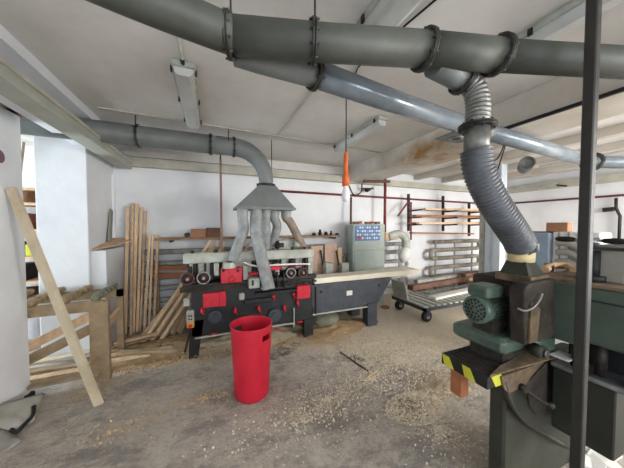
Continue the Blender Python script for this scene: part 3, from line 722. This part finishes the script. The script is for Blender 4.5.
# dark brown beams on the floor by pipes
t_ = P(410,293,Y=3.95)
MB().bar((3.65,3.75,.32),(5.6,3.95,.32),.14,.1,(0,0,1)).build('dark_beam','wooddk',label='dark reddish-brown beam lying behind the slatted trolley',cat='timber')
MB().bar((3.9,3.86,.40),(5.2,3.98,.40),.1,.06,(0,0,1)).build('grey_beam','rad',label='grey metal bar lying on top of the dark brown beam',cat='bar')
for x in (3.95,5.3): MB().box(x,x+.12,3.68,3.98,0,.268).build('support_block','wooddk',label='dark timber support under the brown beam, %s one' % ('left' if x<4.5 else 'right'),cat='block')
for i in range(5):
    y = 3.6+i*.08; z = .2+.05*(i%3)
    MB().bar((5.4,y,.06+.11*(i//1)*.8),(6.7,y+.15,.06+.09*i),.12,.06,(0,0,1)).build('stacked_timber',('woodd','wooddk','woodo')[i%3],label='%s rough timber in the low stack before the far corner' % ('lowest','second','third','fourth','topmost')[i],cat='timber',group='rough timber stack')

# ------------------------------------------------------------------ slatted trolley
t = thing('trolley', (4.1,3.2,0), 'low slatted platform trolley on castors behind the planer', 'trolley')
x0, x1, y0, y1, zt = 3.08, 5.6, 2.86, 3.62, .27
fr = MB(); fr.box(x0,x1,y0,y0+.05,zt-.07,zt-.015); fr.box(x0,x1,y1-.05,y1,zt-.07,zt-.015); fr.box(x0,x0+.05,y0,y1,zt-.07,zt-.015); fr.box(x1-.05,x1,y0,y1,zt-.07,zt-.015); fr.build('frame','slate',t)
for i in range(19):
    x = x0+i*.136; MB().box(x,x+.085,y0,y1,zt-.014,zt+.005).build('slat','lgrey',t)
MB().prism([(x0+.02,y1-.38,zt+.005),(x0+.02,y1-.02,zt+.005),(x0-.04,y1-.02,zt+.3),(x0-.04,y1-.36,zt+.3)],(.02,0,.004)).build('end_board','lgrey',t)
for x, y in ((x0+.12,y0+.07),(x0+.12,y1-.07),(x1-.12,y0+.07),(x1-.12,y1-.07)):
    f_ = MB().box(x-.05,x+.05,y-.045,y+.045,zt-.085,zt-.07); f_.box(x-.03,x+.03,y-.045,y-.035,zt-.17,zt-.075); f_.box(x-.03,x+.03,y+.035,y+.045,zt-.17,zt-.075)
    ca = f_.build('castor','slate',t)
    MB().lathe([(.03,-.03),(.085,-.03),(.09,-.015),(.09,.015),(.085,.03),(.03,.03)],(x,y,.09),(0,1,0),24).build('wheel','rubber',ca)
    MB().cyl((x,y-.04,.09),(x,y+.04,.09),.035,n=16).build('wheel_hub','galv',ca)
a, b = P(432,298,Z=zt+.03), P(478,288,Z=zt+.03)
MB().bar(a,b,.14,.04,(0,0,1)).build('white_board','white',label='short white board lying on the slatted trolley',cat='board')
a, b = P(425,293,Z=zt+.025), P(478,283,Z=zt+.025)
MB().bar(a,b,.05,.03,(0,0,1)).build('grey_bar','galv',label='thin grey bar lying on the slatted trolley behind the white board',cat='bar')
MB().torus(P(385,307,Z=.02),(0,0,1),.07,.012,20,8).build('red_hose_loop','dred',label='small dark red loop on the floor beside the trolley wheel',cat='hose')

# ------------------------------------------------------------------ corner columns
for px0, px1, tt, lab, mt in ((483,488,5.15,'narrow grey upright for the shaded left side of the white columns','lgrey'),(488.5,495,5.0,'white upright boxed column behind the dark hose, left one','bluew'),(497,505.5,4.8,'white upright boxed column behind the dark hose, right one','bluew')):  # first upright: shade on the columns' left side put into grey
    a = P(px0,226,t=tt); b = P(px1,226,t=tt); w_ = (b-a).length
    MB().box(a.x,a.x+w_*1.05,b.y,b.y+.12,0,CZ-.001,.008).build('white_column',mt,label=lab,cat='column')
a = P(503,240,Y=3.6); b = P(514,272,Y=3.5); 
MB().bar(a,Vector((b.x,b.y,b.z)),.12,.04).build('leaning_board','white',label='white board leaning at the foot of the right white column',cat='board') if 0 else None
# cables hanging near
MB().tube(smooth([P(507,137,t=2.3),P(498,158,t=2.3),P(488,160,t=2.3),P(484,154,t=2.3)],6),.006,6).build('hanging_cable','rubber',label='black cable looping down from the ceiling conduit',cat='cable')
MB().tube([P(508,137,t=2.3),P(497,172,t=2.5),P(484,205,t=2.7)],.006,6).build('hanging_cable','rubber',label='straight black cable slanting down behind the dark hose',cat='cable')
MB().box(2.57,2.599,-2.5,1.62,2.46,2.485).build('ceiling_conduit','rubber',label='black conduit along the near lower edge of the deep beam',cat='conduit')
t = thing('round_vent', P(527,163,X=7.0), 'round grey vent pipe end below the branch duct in the far corner', 'vent')
c = P(527,163,X=4.55); MB().tube([(c.x+.3,c.y+.18,c.z),(c.x+.3,c.y+.18,CZ)],.008,8).build('vent_hanger','galv',t); MB().lathe([(.001,.02),(.085,.02),(.085,-.01),(.1,-.02),(.1,.4),(.08,.5),(.001,.48)],c,(1,.6,0)).build('pipe_end','duct',t)
t = thing('wall_lamp', P(540,187,X=XR-.1), 'long dusty wall lamp on the right wall above the red pipe', 'wall lamp')
a = P(512,188,X=XR-.17); b = P(556,185,X=XR-.17); MB().bar(a,b,.09,.08).build('housing','lgrey',t); MB().bar(b,P(567,186,X=XR-.14),.04,.03).build('bracket','rust',t)
a = P(617,200,X=XR-.1); 
MB().tube([P(616,198,X=XR-.06),P(616,208,X=XR-.06),P(620,216,X=XR-.06),P(619,240,X=XR-.06)],.024,10).build('dark_wall_pipe','rust',label='dark jogged pipe running down the right wall',cat='pipe')
MB().bar(P(603,210,X=XR-.06),P(614,209,X=XR-.06),.06,.08).build('wall_bracket','rust',label='dark small bracket on the right wall beside the jogged pipe',cat='bracket')

# ------------------------------------------------------------------ white machine behind the planer
t = thing('white_machine', (3.9,1.6,0), 'white machine with curved grey louvres behind the green planer', 'machine')
a = P(552,240,X=3.35); b = P(640,240,X=3.35); zt_ = P(560,232,X=3.35).z; b = P(601,240,X=3.35)
MB().box(3.35,3.58,b.y,a.y,0,zt_,.012).build('body','white',t)
MB().box(3.3,3.36,a.y,a.y+.34,0,zt_-.01,.01).build('side_panel','blue',t)
MB().box(3.36,3.9,a.y,a.y+.32,0,zt_-.03,.01).build('rear_body','bluew',t)
for i in range(4):
    y0_ = 243+i*9.5; pts = [P(557+k*6, y0_+(0,-.5,0,3,7,10)[k], X=3.33) for k in range(6)]
    MB().tube(smooth(pts,4),.035,10).build('louvre','sack',t)
for i in range(3): MB().bar(P(559+i*10,232,X=3.34),P(559+i*10,268,X=3.34),.012,.012).build('grille_bar','sack',t)
c = P(563,231,X=3.55); MB().box(3.44,3.54,c.y-.08,c.y+.10,zt_+.001,zt_+.10,.004).build('cardboard_box','card',label='small cardboard box on top of the white machine',cat='box')
MB().box(3.4,3.62,a.y+.02,a.y+.3,zt_-.029,zt_+.0).build('cardboard_sheet','cardd',label='flat brown cardboard on the white machine left of the small box',cat='cardboard')

# ------------------------------------------------------------------ green thickness planer
t = thing('thickness_planer', (1.8,.8,0), 'green thickness planer with motor and roller table beside the dark post', 'woodworking machine')
# roller table
rt = MB().box(1.27,1.80,.79,1.01,.74,.765).build('roller_table','rust',t)
MB().box(1.25,1.268,.77,1.03,.74,.80).build('table_edge','rubber',rt); MB().box(1.268,1.40,.77,.788,.74,.80).build('table_edge','rubber',rt); MB().box(1.268,1.72,1.012,1.03,.74,.80).build('table_edge','rubber',rt)
for i in range(12):
    x = 1.285+i*.034; MB().cyl((x,.79,.785),(x,1.01,.785),.0145,n=12).build('roller','rust',rt)
for y in (.985,.862):   # hazard stripes on the left edge
    MB().prism([(1.249,y+.025,.741),(1.249,y-.035,.741),(1.249,y-.005,.799),(1.249,y+.04,.799)],(-.002,0,0)).build('hazard_stripe','yel',rt)
MB().prism([(1.31,.769,.741),(1.38,.769,.741),(1.35,.769,.799),(1.275,.769,.799)],(0,-.002,0)).build('hazard_stripe','yel',rt)
MB().box(1.285,1.345,.93,1.0,.58,.739,.003).build('wooden_prop','woodo',t)
MB().prism([(1.268,.77,.80),(1.80,.74,.80),(1.80,.84,.81),(1.40,.80,.805)],(0,0,.010)).build('dusty_ledge','dust2',t)
MB().box(1.41,1.78,.79,1.10,.855,.945,.02).build('motor_platform','mint',t,bevel=.006)
MB().box(1.45,1.76,.82,1.0,.765,.86).build('platform_neck','dust',t)
MB().box(1.62,1.80,.74,.80,.84,.94,.02).build('platform_arm','mint',t,bevel=.006)
k_ = MB().cyl((1.60,.76,.885),(1.60,.705,.885),.034,n=24).build('knob','olive',t); MB().cyl((1.60,.70,.885),(1.60,.692,.885),.02,n=20).build('knob_face','galv',k_)
# motor
mc = Vector((1.355,.925,1.075)); 
mt_ = MB().lathe([(.001,.02),(.072,.02),(.078,.028),(.078,.075),(.07,.08),(.07,.085)],mc,(1,0,0),32).build('fan_cowl','mint',t)
mt_.name = 'fan_cowl'
q = MB()
for ring, n_ in ((.02,6),(.038,11),(.055,16)):
    for k in range(n_):
        a = 2*math.pi*k/n_; c = mc+Vector((.0195,ring*math.cos(a),ring*math.sin(a))); q.cyl(c,c-Vector((.002,0,0)),.0062,n=8)
q.build('vent_holes','rubber',mt_)
MB().torus(mc+Vector((.02,0,0)),(1,0,0),.065,.004,32,6).build('cowl_ring','mint',mt_)
m = MB(); m.cyl(mc+Vector((.08,0,0)),mc+Vector((.27,0,0)),.060,n=32)
for k in range(20):
    a = 2*math.pi*k/20; d = Vector((0,math.cos(a),math.sin(a))); m.bar(mc+Vector((.09,0,0))+d*.064,mc+Vector((.22,0,0))+d*.064,.005,.016,d)
m.build('motor_body','green',t)
tb_ = MB().box(1.385,1.53,.86,.985,1.145,1.215,.012).build('terminal_box','mint',t,bevel=.004)
for k in range(3): c = Vector((1.385,.885+k*.036,1.182)); MB().cyl(c,c-Vector((.008,0,0)),.01,n=12).build('cable_plug','green',tb_)
MB().box(1.44,1.56,.87,.98,.94,1.03).build('motor_foot','dust',t)
# dusty housing and hood
MB().prism([(1.47,.73,.94),(1.45,.73,1.22),(1.49,.73,1.255),(1.75,.73,1.26),(1.75,.73,.94)],(0,.07,0)).build('cutter_housing','dust',t,bevel=.008)
MB().box(1.60,2.2,.802,1.10,.94,1.235,.01).build('rear_housing','dust',t)
MB().prism([(1.49,.728,.95),(1.56,.728,.95),(1.58,.728,1.12),(1.50,.728,1.16)],(0,-.008,0)).build('dust_crust','dust2',t)
MB().tube(smooth([(1.44,.75,1.13),(1.45,.722,1.125),(1.5,.712,1.14),(1.55,.71,1.175),(1.58,.715,1.20)],5),.006,8).build('lubricant_pipe','galv',t)
hc = P(521,253,t=1.42)
hd = MB(); z0_, z1_ = 1.275, hc.z-.045; hx, hy = 1.665, .87
cx_, cy_ = hc.x, hc.y
bt = [(cx_-.065,cy_-.075,z0_),(cx_+.085,cy_-.075,z0_),(cx_+.085,cy_+.075,z0_),(cx_-.065,cy_+.075,z0_)]; tp = [(cx_-.05,cy_-.05,z1_),(cx_+.05,cy_-.05,z1_),(cx_+.05,cy_+.05,z1_),(cx_-.05,cy_+.05,z1_)]
hd.add(bt+tp,[(3,2,1,0),(4,5,6,7),(0,1,5,4),(1,2,6,5),(2,3,7,6),(3,0,4,7)]); hd.build('extraction_spout','olive',t,bevel=.004)
MB().box(cx_-.08,cx_+.10,cy_-.09,cy_+.09,z0_-.04,z0_).build('spout_flange','dust2',t)
MB().lathe([(.055,-.05),(.062,-.048),(.064,.01),(.058,.01)],(cx_,cy_,hc.z),n=28).build('spout_collar','cream',t)
# head
MB().box(1.75,2.3,.30,.728,.955,1.25,.012).build('planer_head','green',t,bevel=.004)
MB().box(1.744,1.752,.30,.72,1.175,1.181).build('head_seam','rubber',t)
MB().box(1.735,1.76,.62,.74,.93,1.25,.008).build('head_corner','green',t)
MB().box(1.74,2.3,.30,.845,1.245,1.262).build('head_top','dust2',t)
for y in (.47,.57,.66): MB().cyl((1.80,y,.80),(1.80,y,.96),.022,n=14).build('lifting_screw','rust',t)
MB().box(1.9,2.25,.35,.73,.8,.96).build('inner_block','blk',t)
MB().box(1.735,2.3,.44,.74,.775,.80,.004).build('planer_bed','galv',t)
MB().box(1.76,2.25,.505,.74,.42,.776,.006).build('base_panel','dgreen',t)
MB().box(1.45,2.2,.80,.885,0,.765,.012).build('base_column','olive',t)
# curved side guard, dusty inside
yr = .77
gp = [P(x,y,Y=yr) for x, y in ((503,380),(505,387),(507,395),(511,404),(515,411),(521,418),(528,424),(536,429),(545,434),(562,444),(577,452))]
arc = [Vector((p.x,yr,p.z)) for p in gp]
MB().prism([(2.15,yr,.70),(1.76,yr,.79),(1.33,yr,.79)]+arc,(0,.028,0)).build('side_guard','dgreen',t)
MB().tube([p+Vector((0,-.004,0)) for p in arc[:-1]],.010,10).build('guard_rim','olive',t)
MB().prism([(1.34,yr-.002,.79),(1.72,yr-.002,.79),(1.60,yr-.002,.735),(1.54,yr-.002,.69),(1.40,yr-.002,.69),(1.36,yr-.002,.73)],(0,-.01,0)).build('dust_crust','dust2',t)
MB().prism([(1.56,yr-.003,.70),(1.76,yr-.003,.78),(1.76,yr-.003,.50),(1.66,yr-.003,.50),(1.60,yr-.003,.56)],(0,-.006,0)).build('dust_crust','dust',t)  # dark dusty plate standing in for the guard's dark recess
lv = MB().tube(smooth([(1.5,.745,.70),(1.56,.715,.65),(1.63,.695,.61)],4),.008,10).build('lever','rust',t); MB().ball((1.64,.69,.606),.016).build('lever_knob','olive',lv)
MB().cyl((1.5,.765,.70),(1.5,.73,.70),.02,n=14).build('lever_hub','rust',t)
# height handle on top
zt2 = 1.262
MB().box(1.86,2.1,.52,.66,zt2,1.43,.006).build('clamp_block','sack',t)
b = MB(); b.cyl((1.85,.63,zt2),(1.85,.63,1.42),.028,n=18); b.cyl((1.85,.63,zt2),(1.85,.63,zt2+.03),.05,n=18); b.build('clamp_column','rubber',t)
MB().box(1.81,2.15,.5,.67,1.43,1.445,.003).build('clamp_plate','olive',t)
b = MB(); b.cyl((1.85,.63,1.445),(1.85,.63,1.49),.022,n=16); b.build('handle_hub','galv',t)
h0, h1, hm = P(566,240.5,t=1.40), P(621,243,t=1.24), Vector((1.85,.63,1.475))
h0.z = h1.z = 1.475
d_ = Vector((1.85-h0.x,.63-h0.y,0)).normalized(); h1 = hm+d_*.13; h0 = hm-d_*.17
MB().cyl(h0,h1,.007,n=10).build('handle_bar','galv',t)
for p_, q_ in ((h0,hm),(h1,hm)):
    dd = (q_-p_).normalized(); MB().tube([p_,p_+dd*.015,p_+dd*.05,p_+dd*.085,p_+dd*.1],[.004,.014,.016,.013,.006],14).build('handle_grip','rubber',t)
# wood scraps on the planer
MB().tube(smooth([P(544,270,Z=1.275),P(553,266,Z=1.285),P(566,266,Z=1.285),P(574,270,Z=1.275)],5),.022,8).build('bent_offcut','wood2',label='curved tan wood piece lying on the green planer top',cat='offcut')
p_ = P(549,269,Z=1.275); MB().bar(p_,p_+Vector((.09,.04,.01)),.05,.035).build('dark_offcut','cardd',label='dark brown wood block on the planer top beside the spout',cat='offcut')
p_ = P(565,361,Z=.81); MB().box(p_.x-.04,p_.x+.06,p_.y-.03,p_.y+.05,.828,.834).build('paper_scrap','white',label='white paper scrap on the planer bed left of the dark post',cat='paper')
random.seed(11)
for i, (px, py) in enumerate(((590,450),(600,456),(608,463),(596,465),(585,462),(612,455))):
    c = P(px,py,Z=.03); a = random.uniform(0,3); d = Vector((math.cos(a),math.sin(a),random.uniform(-.1,.25)))*.09
    MB().prism([c-d,c+Vector((-d.y,d.x,0))*.6,c+d,c+Vector((d.y,-d.x,.03))*.5],(0,0,.012)).build('paper_scrap','white',label='crumpled white scrap on the floor under the planer bed',cat='paper',group='white scraps under the planer')
# the dark post
p_ = P(583,300,t=1.0)
t = thing('steel_post', (p_.x,p_.y,0), 'dark square steel post from floor to ceiling at the right', 'post')
MB().box(p_.x-.018,p_.x+.018,p_.y-.018,p_.y+.018,.01,CZ,.004).build('shaft','post',t)
MB().box(p_.x-.07,p_.x+.07,p_.y-.07,p_.y+.07,0,.012).build('base_plate','post',t)

# ------------------------------------------------------------------ left side
# wooden roller stand in the opening
t = thing('roller_stand', (-1.45,3.25,0), 'rough wooden roller stand in the opening by the white pillar', 'roller stand')
MB().bar((-2.3,3.04,.76),(-.98,3.04,.76),.04,.1,(0,0,1)).build('rail','woodd',t); MB().bar((-2.3,3.56,.76),(-1.0,3.56,.76),.04,.1,(0,0,1)).build('rail','woodd',t)
for i, x in enumerate((-1.08,-1.32,-1.56,-1.82,-2.08)):
    m = MB(); m.lathe([(.001,-.29),(.028,-.29),(.034,-.25),(.034,.25),(.028,.29),(.001,.29)],(x,3.3,.84),(0,1,0),18)
    for yy in (-.2,-.1,0,.1,.2): m.torus((x,3.3+yy,.84),(0,1,0),.036,.008,18,6)
    m.build('roller','woodd' if i else 'drum',t)
MB().box(-1.12,-.97,3.0,3.06,0,.8).build('leg','woodd',t); MB().box(-1.06,-1.0,3.54,3.6,0,.8).build('leg','woodd',t)
MB().box(-2.2,-2.1,3.0,3.06,0,.8).build('leg','woodd',t)
MB().bar((-1.05,3.02,.70),(-1.95,3.0,.26),.08,.03,(0,1,0)).build('brace','wood2',t); MB().bar((-1.06,3.06,.56),(-1.95,3.04,.14),.09,.03,(0,1,0)).build('brace','woodd',t)
MB().bar((-1.045,3.06,.5),(-1.03,3.56,.55),.04,.07,(0,0,1)).build('cross_bar','wood2',t)
# plank leaning on near wall
p0 = P(99,407,Z=.0); p0.z = .02; p1 = P(11,188,X=-1.50)
MB().bar(p0,p1,.068,.025,(.3,1,0)).build('leaning_plank','woodg',label='pale plank leaning alone against the near left wall',cat='plank')
# leaning planks by the wall
lean = [(128,206,125.5,335,10),(133,203,131,336,7),(137,204,134,333,9),(142,207,138,332,8),(146,211,142,330,6),(150,236,145,331,8),(153,234,149,333,6),(158,234,154,331,8)]
labs = ['leftmost of the tall battens leaning by the white box','second tall batten from the left, tallest of the bundle','third tall batten leaning on the back wall','fourth tall batten, slightly tilted in the bundle','fifth tall batten, thin, right end of the tall bundle','shorter batten leaning just right of the tall bundle','thin shorter batten second from the right','short pale batten standing apart at the right of the bundle']
for i, (ax, ay, bx_, by, w_) in enumerate(lean):
    b = P(bx_,by,Z=0); b.z = .01; b.y = min(b.y, 4.2); tpt = P(ax,ay,Y=4.24 if i > 4 else 4.44)
    w2 = w_*.0105/2.6
    MB().bar(b,tpt,w2,.028,(0,1,0)).build('leaning_batten',('wood','wood2','wood')[i%3],label=labs[i],cat='batten',group='tall battens leaning on the back wall')
# diagonal stack
random.seed(2)
for i in range(24):
    bx_ = 140+i*1.75+random.uniform(-.5,.5); b = P(bx_,327-.5*i+random.uniform(-1.5,1.5),Y=4.05-.05*(i%4)); b.z = .015
    tp = Vector((b.x+.95-.02*i, 4.17-.03*(i%3), 1.2+random.uniform(-.08,.08)))
    MB().bar(b,tp,.032,.028,(0,1,0)).build('slanting_batten',('wood2','wood','wood2','woodd')[i%4],label='thin batten of the slanting fan between the short battens and the moulder',cat='batten',group='slanting battens behind the moulder')
t = thing('board_rail', P(165,275,Y=4.27), 'two level orange-brown boards on a post behind the short battens', 'boards')
for y in (268,275.5):
    a = P(151,y,Y=4.27); b = P(187,y,Y=4.27); MB().bar(a,b,.03,.07,(0,0,1)).build('board','woodo',t)
MB().box(a.x+.05,a.x+.1,4.285,4.31,0,a.z+.1).build('post','woodd',t)
for px, yy in ((205,240),(212,241),(219,243),(246,240),(252,241),(258,242)):
    a = P(px+6,yy,Y=4.15); b = P(px-10,yy+24,Y=4.05); b = a+(b-a)*((a.z-.02)/(a.z-b.z)); MB().bar(b,a,.04,.03,(0,1,0)).build('slanting_batten','wood',label='short pale batten end rising behind the moulder top beam %s the hose' % ('left of' if px<230 else 'behind'),cat='batten',group='batten ends behind the moulder beam')
# white box with board
t = thing('white_box', (-1.27,4.0,0), 'white boxed casing in the back left corner', 'casing')
MB().box(-1.339,-1.2,3.70,4.40,0,1.25).build('casing_body','wall',t)
pts = [P(92,247,t=3.35),P(122,238,t=3.62),P(122,243,t=3.4),P(97,247.5,t=3.3)]
m = MB(); m.prism([(-1.335,3.68,1.252),(-1.335,4.42,1.36),(-1.0,4.44,1.34),(-1.16,4.25,1.30)],(0,0,.02)); m.build('plywood_sheet','wood2',label='tan plywood sheet resting tilted on the white corner casing',cat='board')
MB().bar((-1.30,4.15,1.33),(-1.325,4.32,1.78),.10,.015,(1,0,0)).build('grey_board','sack',label='small grey board leaning in the corner above the plywood',cat='board')
# floor boards beneath roller stand
random.seed(4)
fb = [(26,372,98,362),(26,380,105,366),(27,364,90,352),(30,386,100,372),(60,352,112,345),(32,357,86,347),(40,350,96,343)]
for i, (a0, b0_, a1, b1_) in enumerate(fb):
    z = .03+.028*(i%4); p = P(a0,b0_,Z=z); q = P(a1,b1_,Z=z)
    MB().bar(p,q,.09,.026,(0,0,1)).build('floor_board',('woodd','wood2','woodg')[i%3],label='%s low board in the pile under the roller stand' % ('widest front','second','third','nearest','short right','grey rear','topmost rear')[i],cat='board',group='boards under the roller stand')
fb = [(108,352,160,341),(108,356,172,348),(112,348,155,336),(110,361,150,354),(114,344,158,333),(118,352,178,350)]
for i, (a0, b0_, a1, b1_) in enumerate(fb):
    z = .02+.025*i; p = P(a0,b0_,Z=z); q = P(a1,b1_,Z=z)
    MB().bar(p,q,.055,.024,(0,0,1)).build('floor_batten',('wood','wood2','woodd')[i%3],label='%s batten in the low heap at the foot of the tall battens' % ('lowest','second','third','fourth','fifth','topmost')[i],cat='batten',group='low battens on the sawdust')
# shelf unit in the side room
t = thing('shelf_unit', (-2.2,4.3,0), 'wooden shelf unit with timber seen through the gap beside the near wall', 'shelf')
for x in (-2.45,-1.88): MB().box(x,x+.05,4.0,4.4,0,2.0).build('upright','woodo',t)
zsh = [.55,.85,1.15,1.48,1.8,1.98]
for z in zsh: MB().box(-2.42,-1.85,4.0,4.4,z,z+.03).build('shelf_board','wood2',t)
for i, z in enumerate(zsh[:-1]):
    MB().box(-2.35,-2.12,4.05,4.35,z+.03,z+.03+.18+.02*(i%2),.005).build('storage_box',('cardd','blk','rust','card','wood2')[i],label='%s box on the side-room shelf unit' % ('lowest brown','dark','rusty','orange-brown','topmost tan')[i],cat='box')
MB().box(-2.10,-1.98,4.05,4.2,1.181,1.33,.01).build('yellow_can','yel',label='yellow container on the side-room shelf unit',cat='container')
p0, p1 = P(24,142,Y=3.6), P(33.5,188,Y=3.9)
p1 = p0+(p1-p0)*((p0.z-.02)/(p0.z-p1.z)); p1.y = min(p1.y,3.98); MB().bar(p1,p0,.02,.015).build('thin_strip','woodd',label='thin brown strip slanting in the gap above the shelf unit',cat='strip') 
# near wall: mauve plate, rubber skirting, folded sheets
c = P(-3,156,X=-1.54); MB().cyl((-1.539,c.y,c.z),(-1.525,c.y,c.z),.052,n=28).build('round_plate','mauve',label='round mauve plate on the near left wall at the picture edge',cat='plate')
a = P(-12,424,Z=0)
MB().box(-1.56,-1.515,.3,2.99,0,.05,.005).build('rubber_skirting','rubber',label='black rubber strip along the foot of the near left wall',cat='skirting')
def sheet(pts, th, mt, lab):
    pts = [V(p) for p in pts]; m = MB(); m.prism(pts,(0,0,th)); return m
t = thing('folded_sheet', P(20,430,Z=0), 'stiff grey sheet with black edging lying folded by the near left wall', 'sheet')
A = P(-30,432,Z=.30); B = P(34,404,Z=.16); Cc = P(44,396,Z=.1); D = P(31,424,Z=.01); E = P(15,433,Z=.01); G = P(-30,470,Z=.02)
def quadgrid(c4, nx, ny, amp, seed):
    random.seed(seed); vs = []; 
    for j in range(ny+1):
        for i in range(nx+1):
            u, v = i/nx, j/ny; p = c4[0]*(1-u)*(1-v)+c4[1]*u*(1-v)+c4[2]*u*v+c4[3]*(1-u)*v
            p.x = max(p.x, -1.505+.002*j)
            vs.append(p+Vector((0,0,max(-p.z+.005, amp*math.sin(3*u*math.pi+seed)*math.sin(2*v*math.pi)))))
    return vs, [(j*(nx+1)+i, j*(nx+1)+i+1, (j+1)*(nx+1)+i+1, (j+1)*(nx+1)+i) for j in range(ny) for i in range(nx)]
def solid_sheet(c4, name, mt, amp, seed, parent):
    vs, fs = quadgrid(c4, 14, 10, amp, seed); o = MB().add(vs,fs,True).build(name,mt,parent)
    s_ = o.modifiers.new('solid','SOLIDIFY'); s_.thickness = .008; s_.offset = 1; return o
solid_sheet([P(-40,415,Z=.22),Cc+Vector((0,0,.03)),P(34,420,Z=.03),P(16,431,Z=.02)], 'sheet', 'sack', .01, 1, t)
solid_sheet([P(-30,418,Z=.12),P(16,432,Z=.012),P(22,441,Z=.012),P(-30,472,Z=.012)], 'sheet', 'sack', .012, 2, t)
MB().tube(smooth([P(-10,412,Z=.05),P(0,418,Z=.04),P(15,432,Z=.03),P(23,426,Z=.035),P(33,415,Z=.06),P(34,406,Z=.1)],4),.013,10).build('black_edging','rubber',t)
MB().tube(smooth([P(-10,416,Z=.01),P(12,409,Z=.03),P(22,398,Z=.05),P(38,396,Z=.02),P(44,394,Z=.02)],4),.013,10).build('rubber_strip','rubber',label='black rubber strip curling off the near wall foot',cat='strip')

# ------------------------------------------------------------------ sawdust and shavings
def heap(name, c, rx, ry, h, mt, lab, seed):
    random.seed(seed); vs = []; fs = []; N = 36; K = 12
    ph = [random.uniform(0,6) for _ in range(6)]
    for j in range(K+1):
        for k in range(N):
            a = 2*math.pi*k/N; rr = j/K*(1+.12*math.sin(3*a+ph[0])+.08*math.sin(7*a+ph[1]))
            z = h*max(0,(1-(j/K)**1.3))*(1+.2*math.sin(5*a+ph[2]+j))+random.uniform(-.006,.01)*(j<K)
            vs.append((c[0]+rx*rr*math.cos(a), c[1]+ry*rr*math.sin(a), max(.0005,z) if j<K else .0005))
    for j in range(K):
        for k in range(N): fs.append((j*N+k,(j+1)*N+k,(j+1)*N+(k+1)%N,j*N+(k+1)%N))
    MB().add(vs,fs,True).build(name,mt,label=lab,cat='sawdust',kind='stuff')
heap('sawdust_heap',(-.62,3.55,0),.75,.42,.05,'dustheap','tan sawdust spread around the low battens at the back left',1)
heap('sawdust_heap',(.55,3.4,0),.75,.25,.12,'dustheapw','pale sawdust heaped under the moulder casing',2)
heap('sawdust_heap',(1.7,3.3,0),.7,.3,.07,'dustheap','tan sawdust gathered under the moulder outfeed end',3)
heap('sawdust_heap',P(415,408,Z=0),.22,.14,.035,'dustheapw','small pale mound of shavings in the open floor',4)
heap('sawdust_heap',P(440,385,Z=0),.35,.2,.02,'dustheapw','thin pale drift of sawdust beside the wooden prop',5)
def chips(name, regions, mt, lab, seed):
    random.seed(seed); vs = []; fs = []
    for (cx, cy, rx, ry, n, zz) in regions:
        for _ in range(n):
            r = math.sqrt(random.random()) if zz else abs(random.gauss(0,.5)); a = random.uniform(0,2*math.pi)
            x, y = cx+rx*r*math.cos(a), cy+ry*r*math.sin(a)
            if x < -1.5: continue
            s = random.uniform(.003,.009); w = s*random.uniform(.4,.9); th = random.uniform(0,6.3); tl = random.uniform(-.5,.5)
            d = Vector((math.cos(th),math.sin(th),tl)).normalized(); e = Vector((-math.sin(th),math.cos(th),random.uniform(-.4,.4))).normalized()
            c = Vector((x,y,.007+zz*(1-r)*random.random()+.004*random.random())); o = len(vs)
            vs += [c-d*s-e*w, c-e*w+Vector((0,0,s*.5)), c+d*s-e*w, c+d*s+e*w, c+e*w+Vector((0,0,s*.5)), c-d*s+e*w]
            fs += [(o,o+1,o+4,o+5),(o+1,o+2,o+3,o+4)]
    MB().add(vs,fs).build(name,mt,label=lab,cat='wood shavings',kind='stuff')
def rg(px, py, rx, ry, n, zz=0): p = P(px,py,Z=0); return (p.x,p.y,rx,ry,n,zz)
chips('wood_shavings',[rg(415,408,.28,.18,2200,.04),rg(440,385,.5,.3,2200),rg(400,360,.7,.5,2800),rg(370,380,.7,.4,1200),rg(330,400,.6,.4,600),rg(430,340,.9,.6,3600),rg(370,345,.7,.35,1800),rg(300,420,.9,.4,700),rg(440,430,.3,.3,900)],'chipw','pale wood shavings scattered over the middle and right of the floor',1)
chips('wood_shavings',[rg(130,365,.5,.35,2200),rg(170,345,.7,.4,2600),rg(90,392,.3,.25,500),rg(330,340,.7,.25,2000),rg(230,350,.9,.25,2500,.06),rg(200,400,.8,.3,400),rg(120,430,.6,.3,200)],'chip','tan wood shavings scattered along the moulder and the batten piles',2)
MB().bar(P(340,352,Z=.01),P(368,371,Z=.01),.012,.01).build('thin_stick','rust',label='thin dark stick on the open floor right of the red bin',cat='stick')
MB().bar(P(367,377,Z=.01),P(378,370,Z=.01),.012,.01).build('thin_stick','wood',label='short pale stick on the open floor beside the thin dark stick',cat='stick')

sc = bpy.context.scene
sc.view_settings.view_transform = 'Standard'; sc.view_settings.look = 'None'; sc.view_settings.gamma = 1; sc.view_settings.exposure = .72
sc.view_settings.use_curve_mapping = False
sc.cycles.max_bounces = 8; sc.cycles.diffuse_bounces = 5; sc.cycles.use_denoising = True
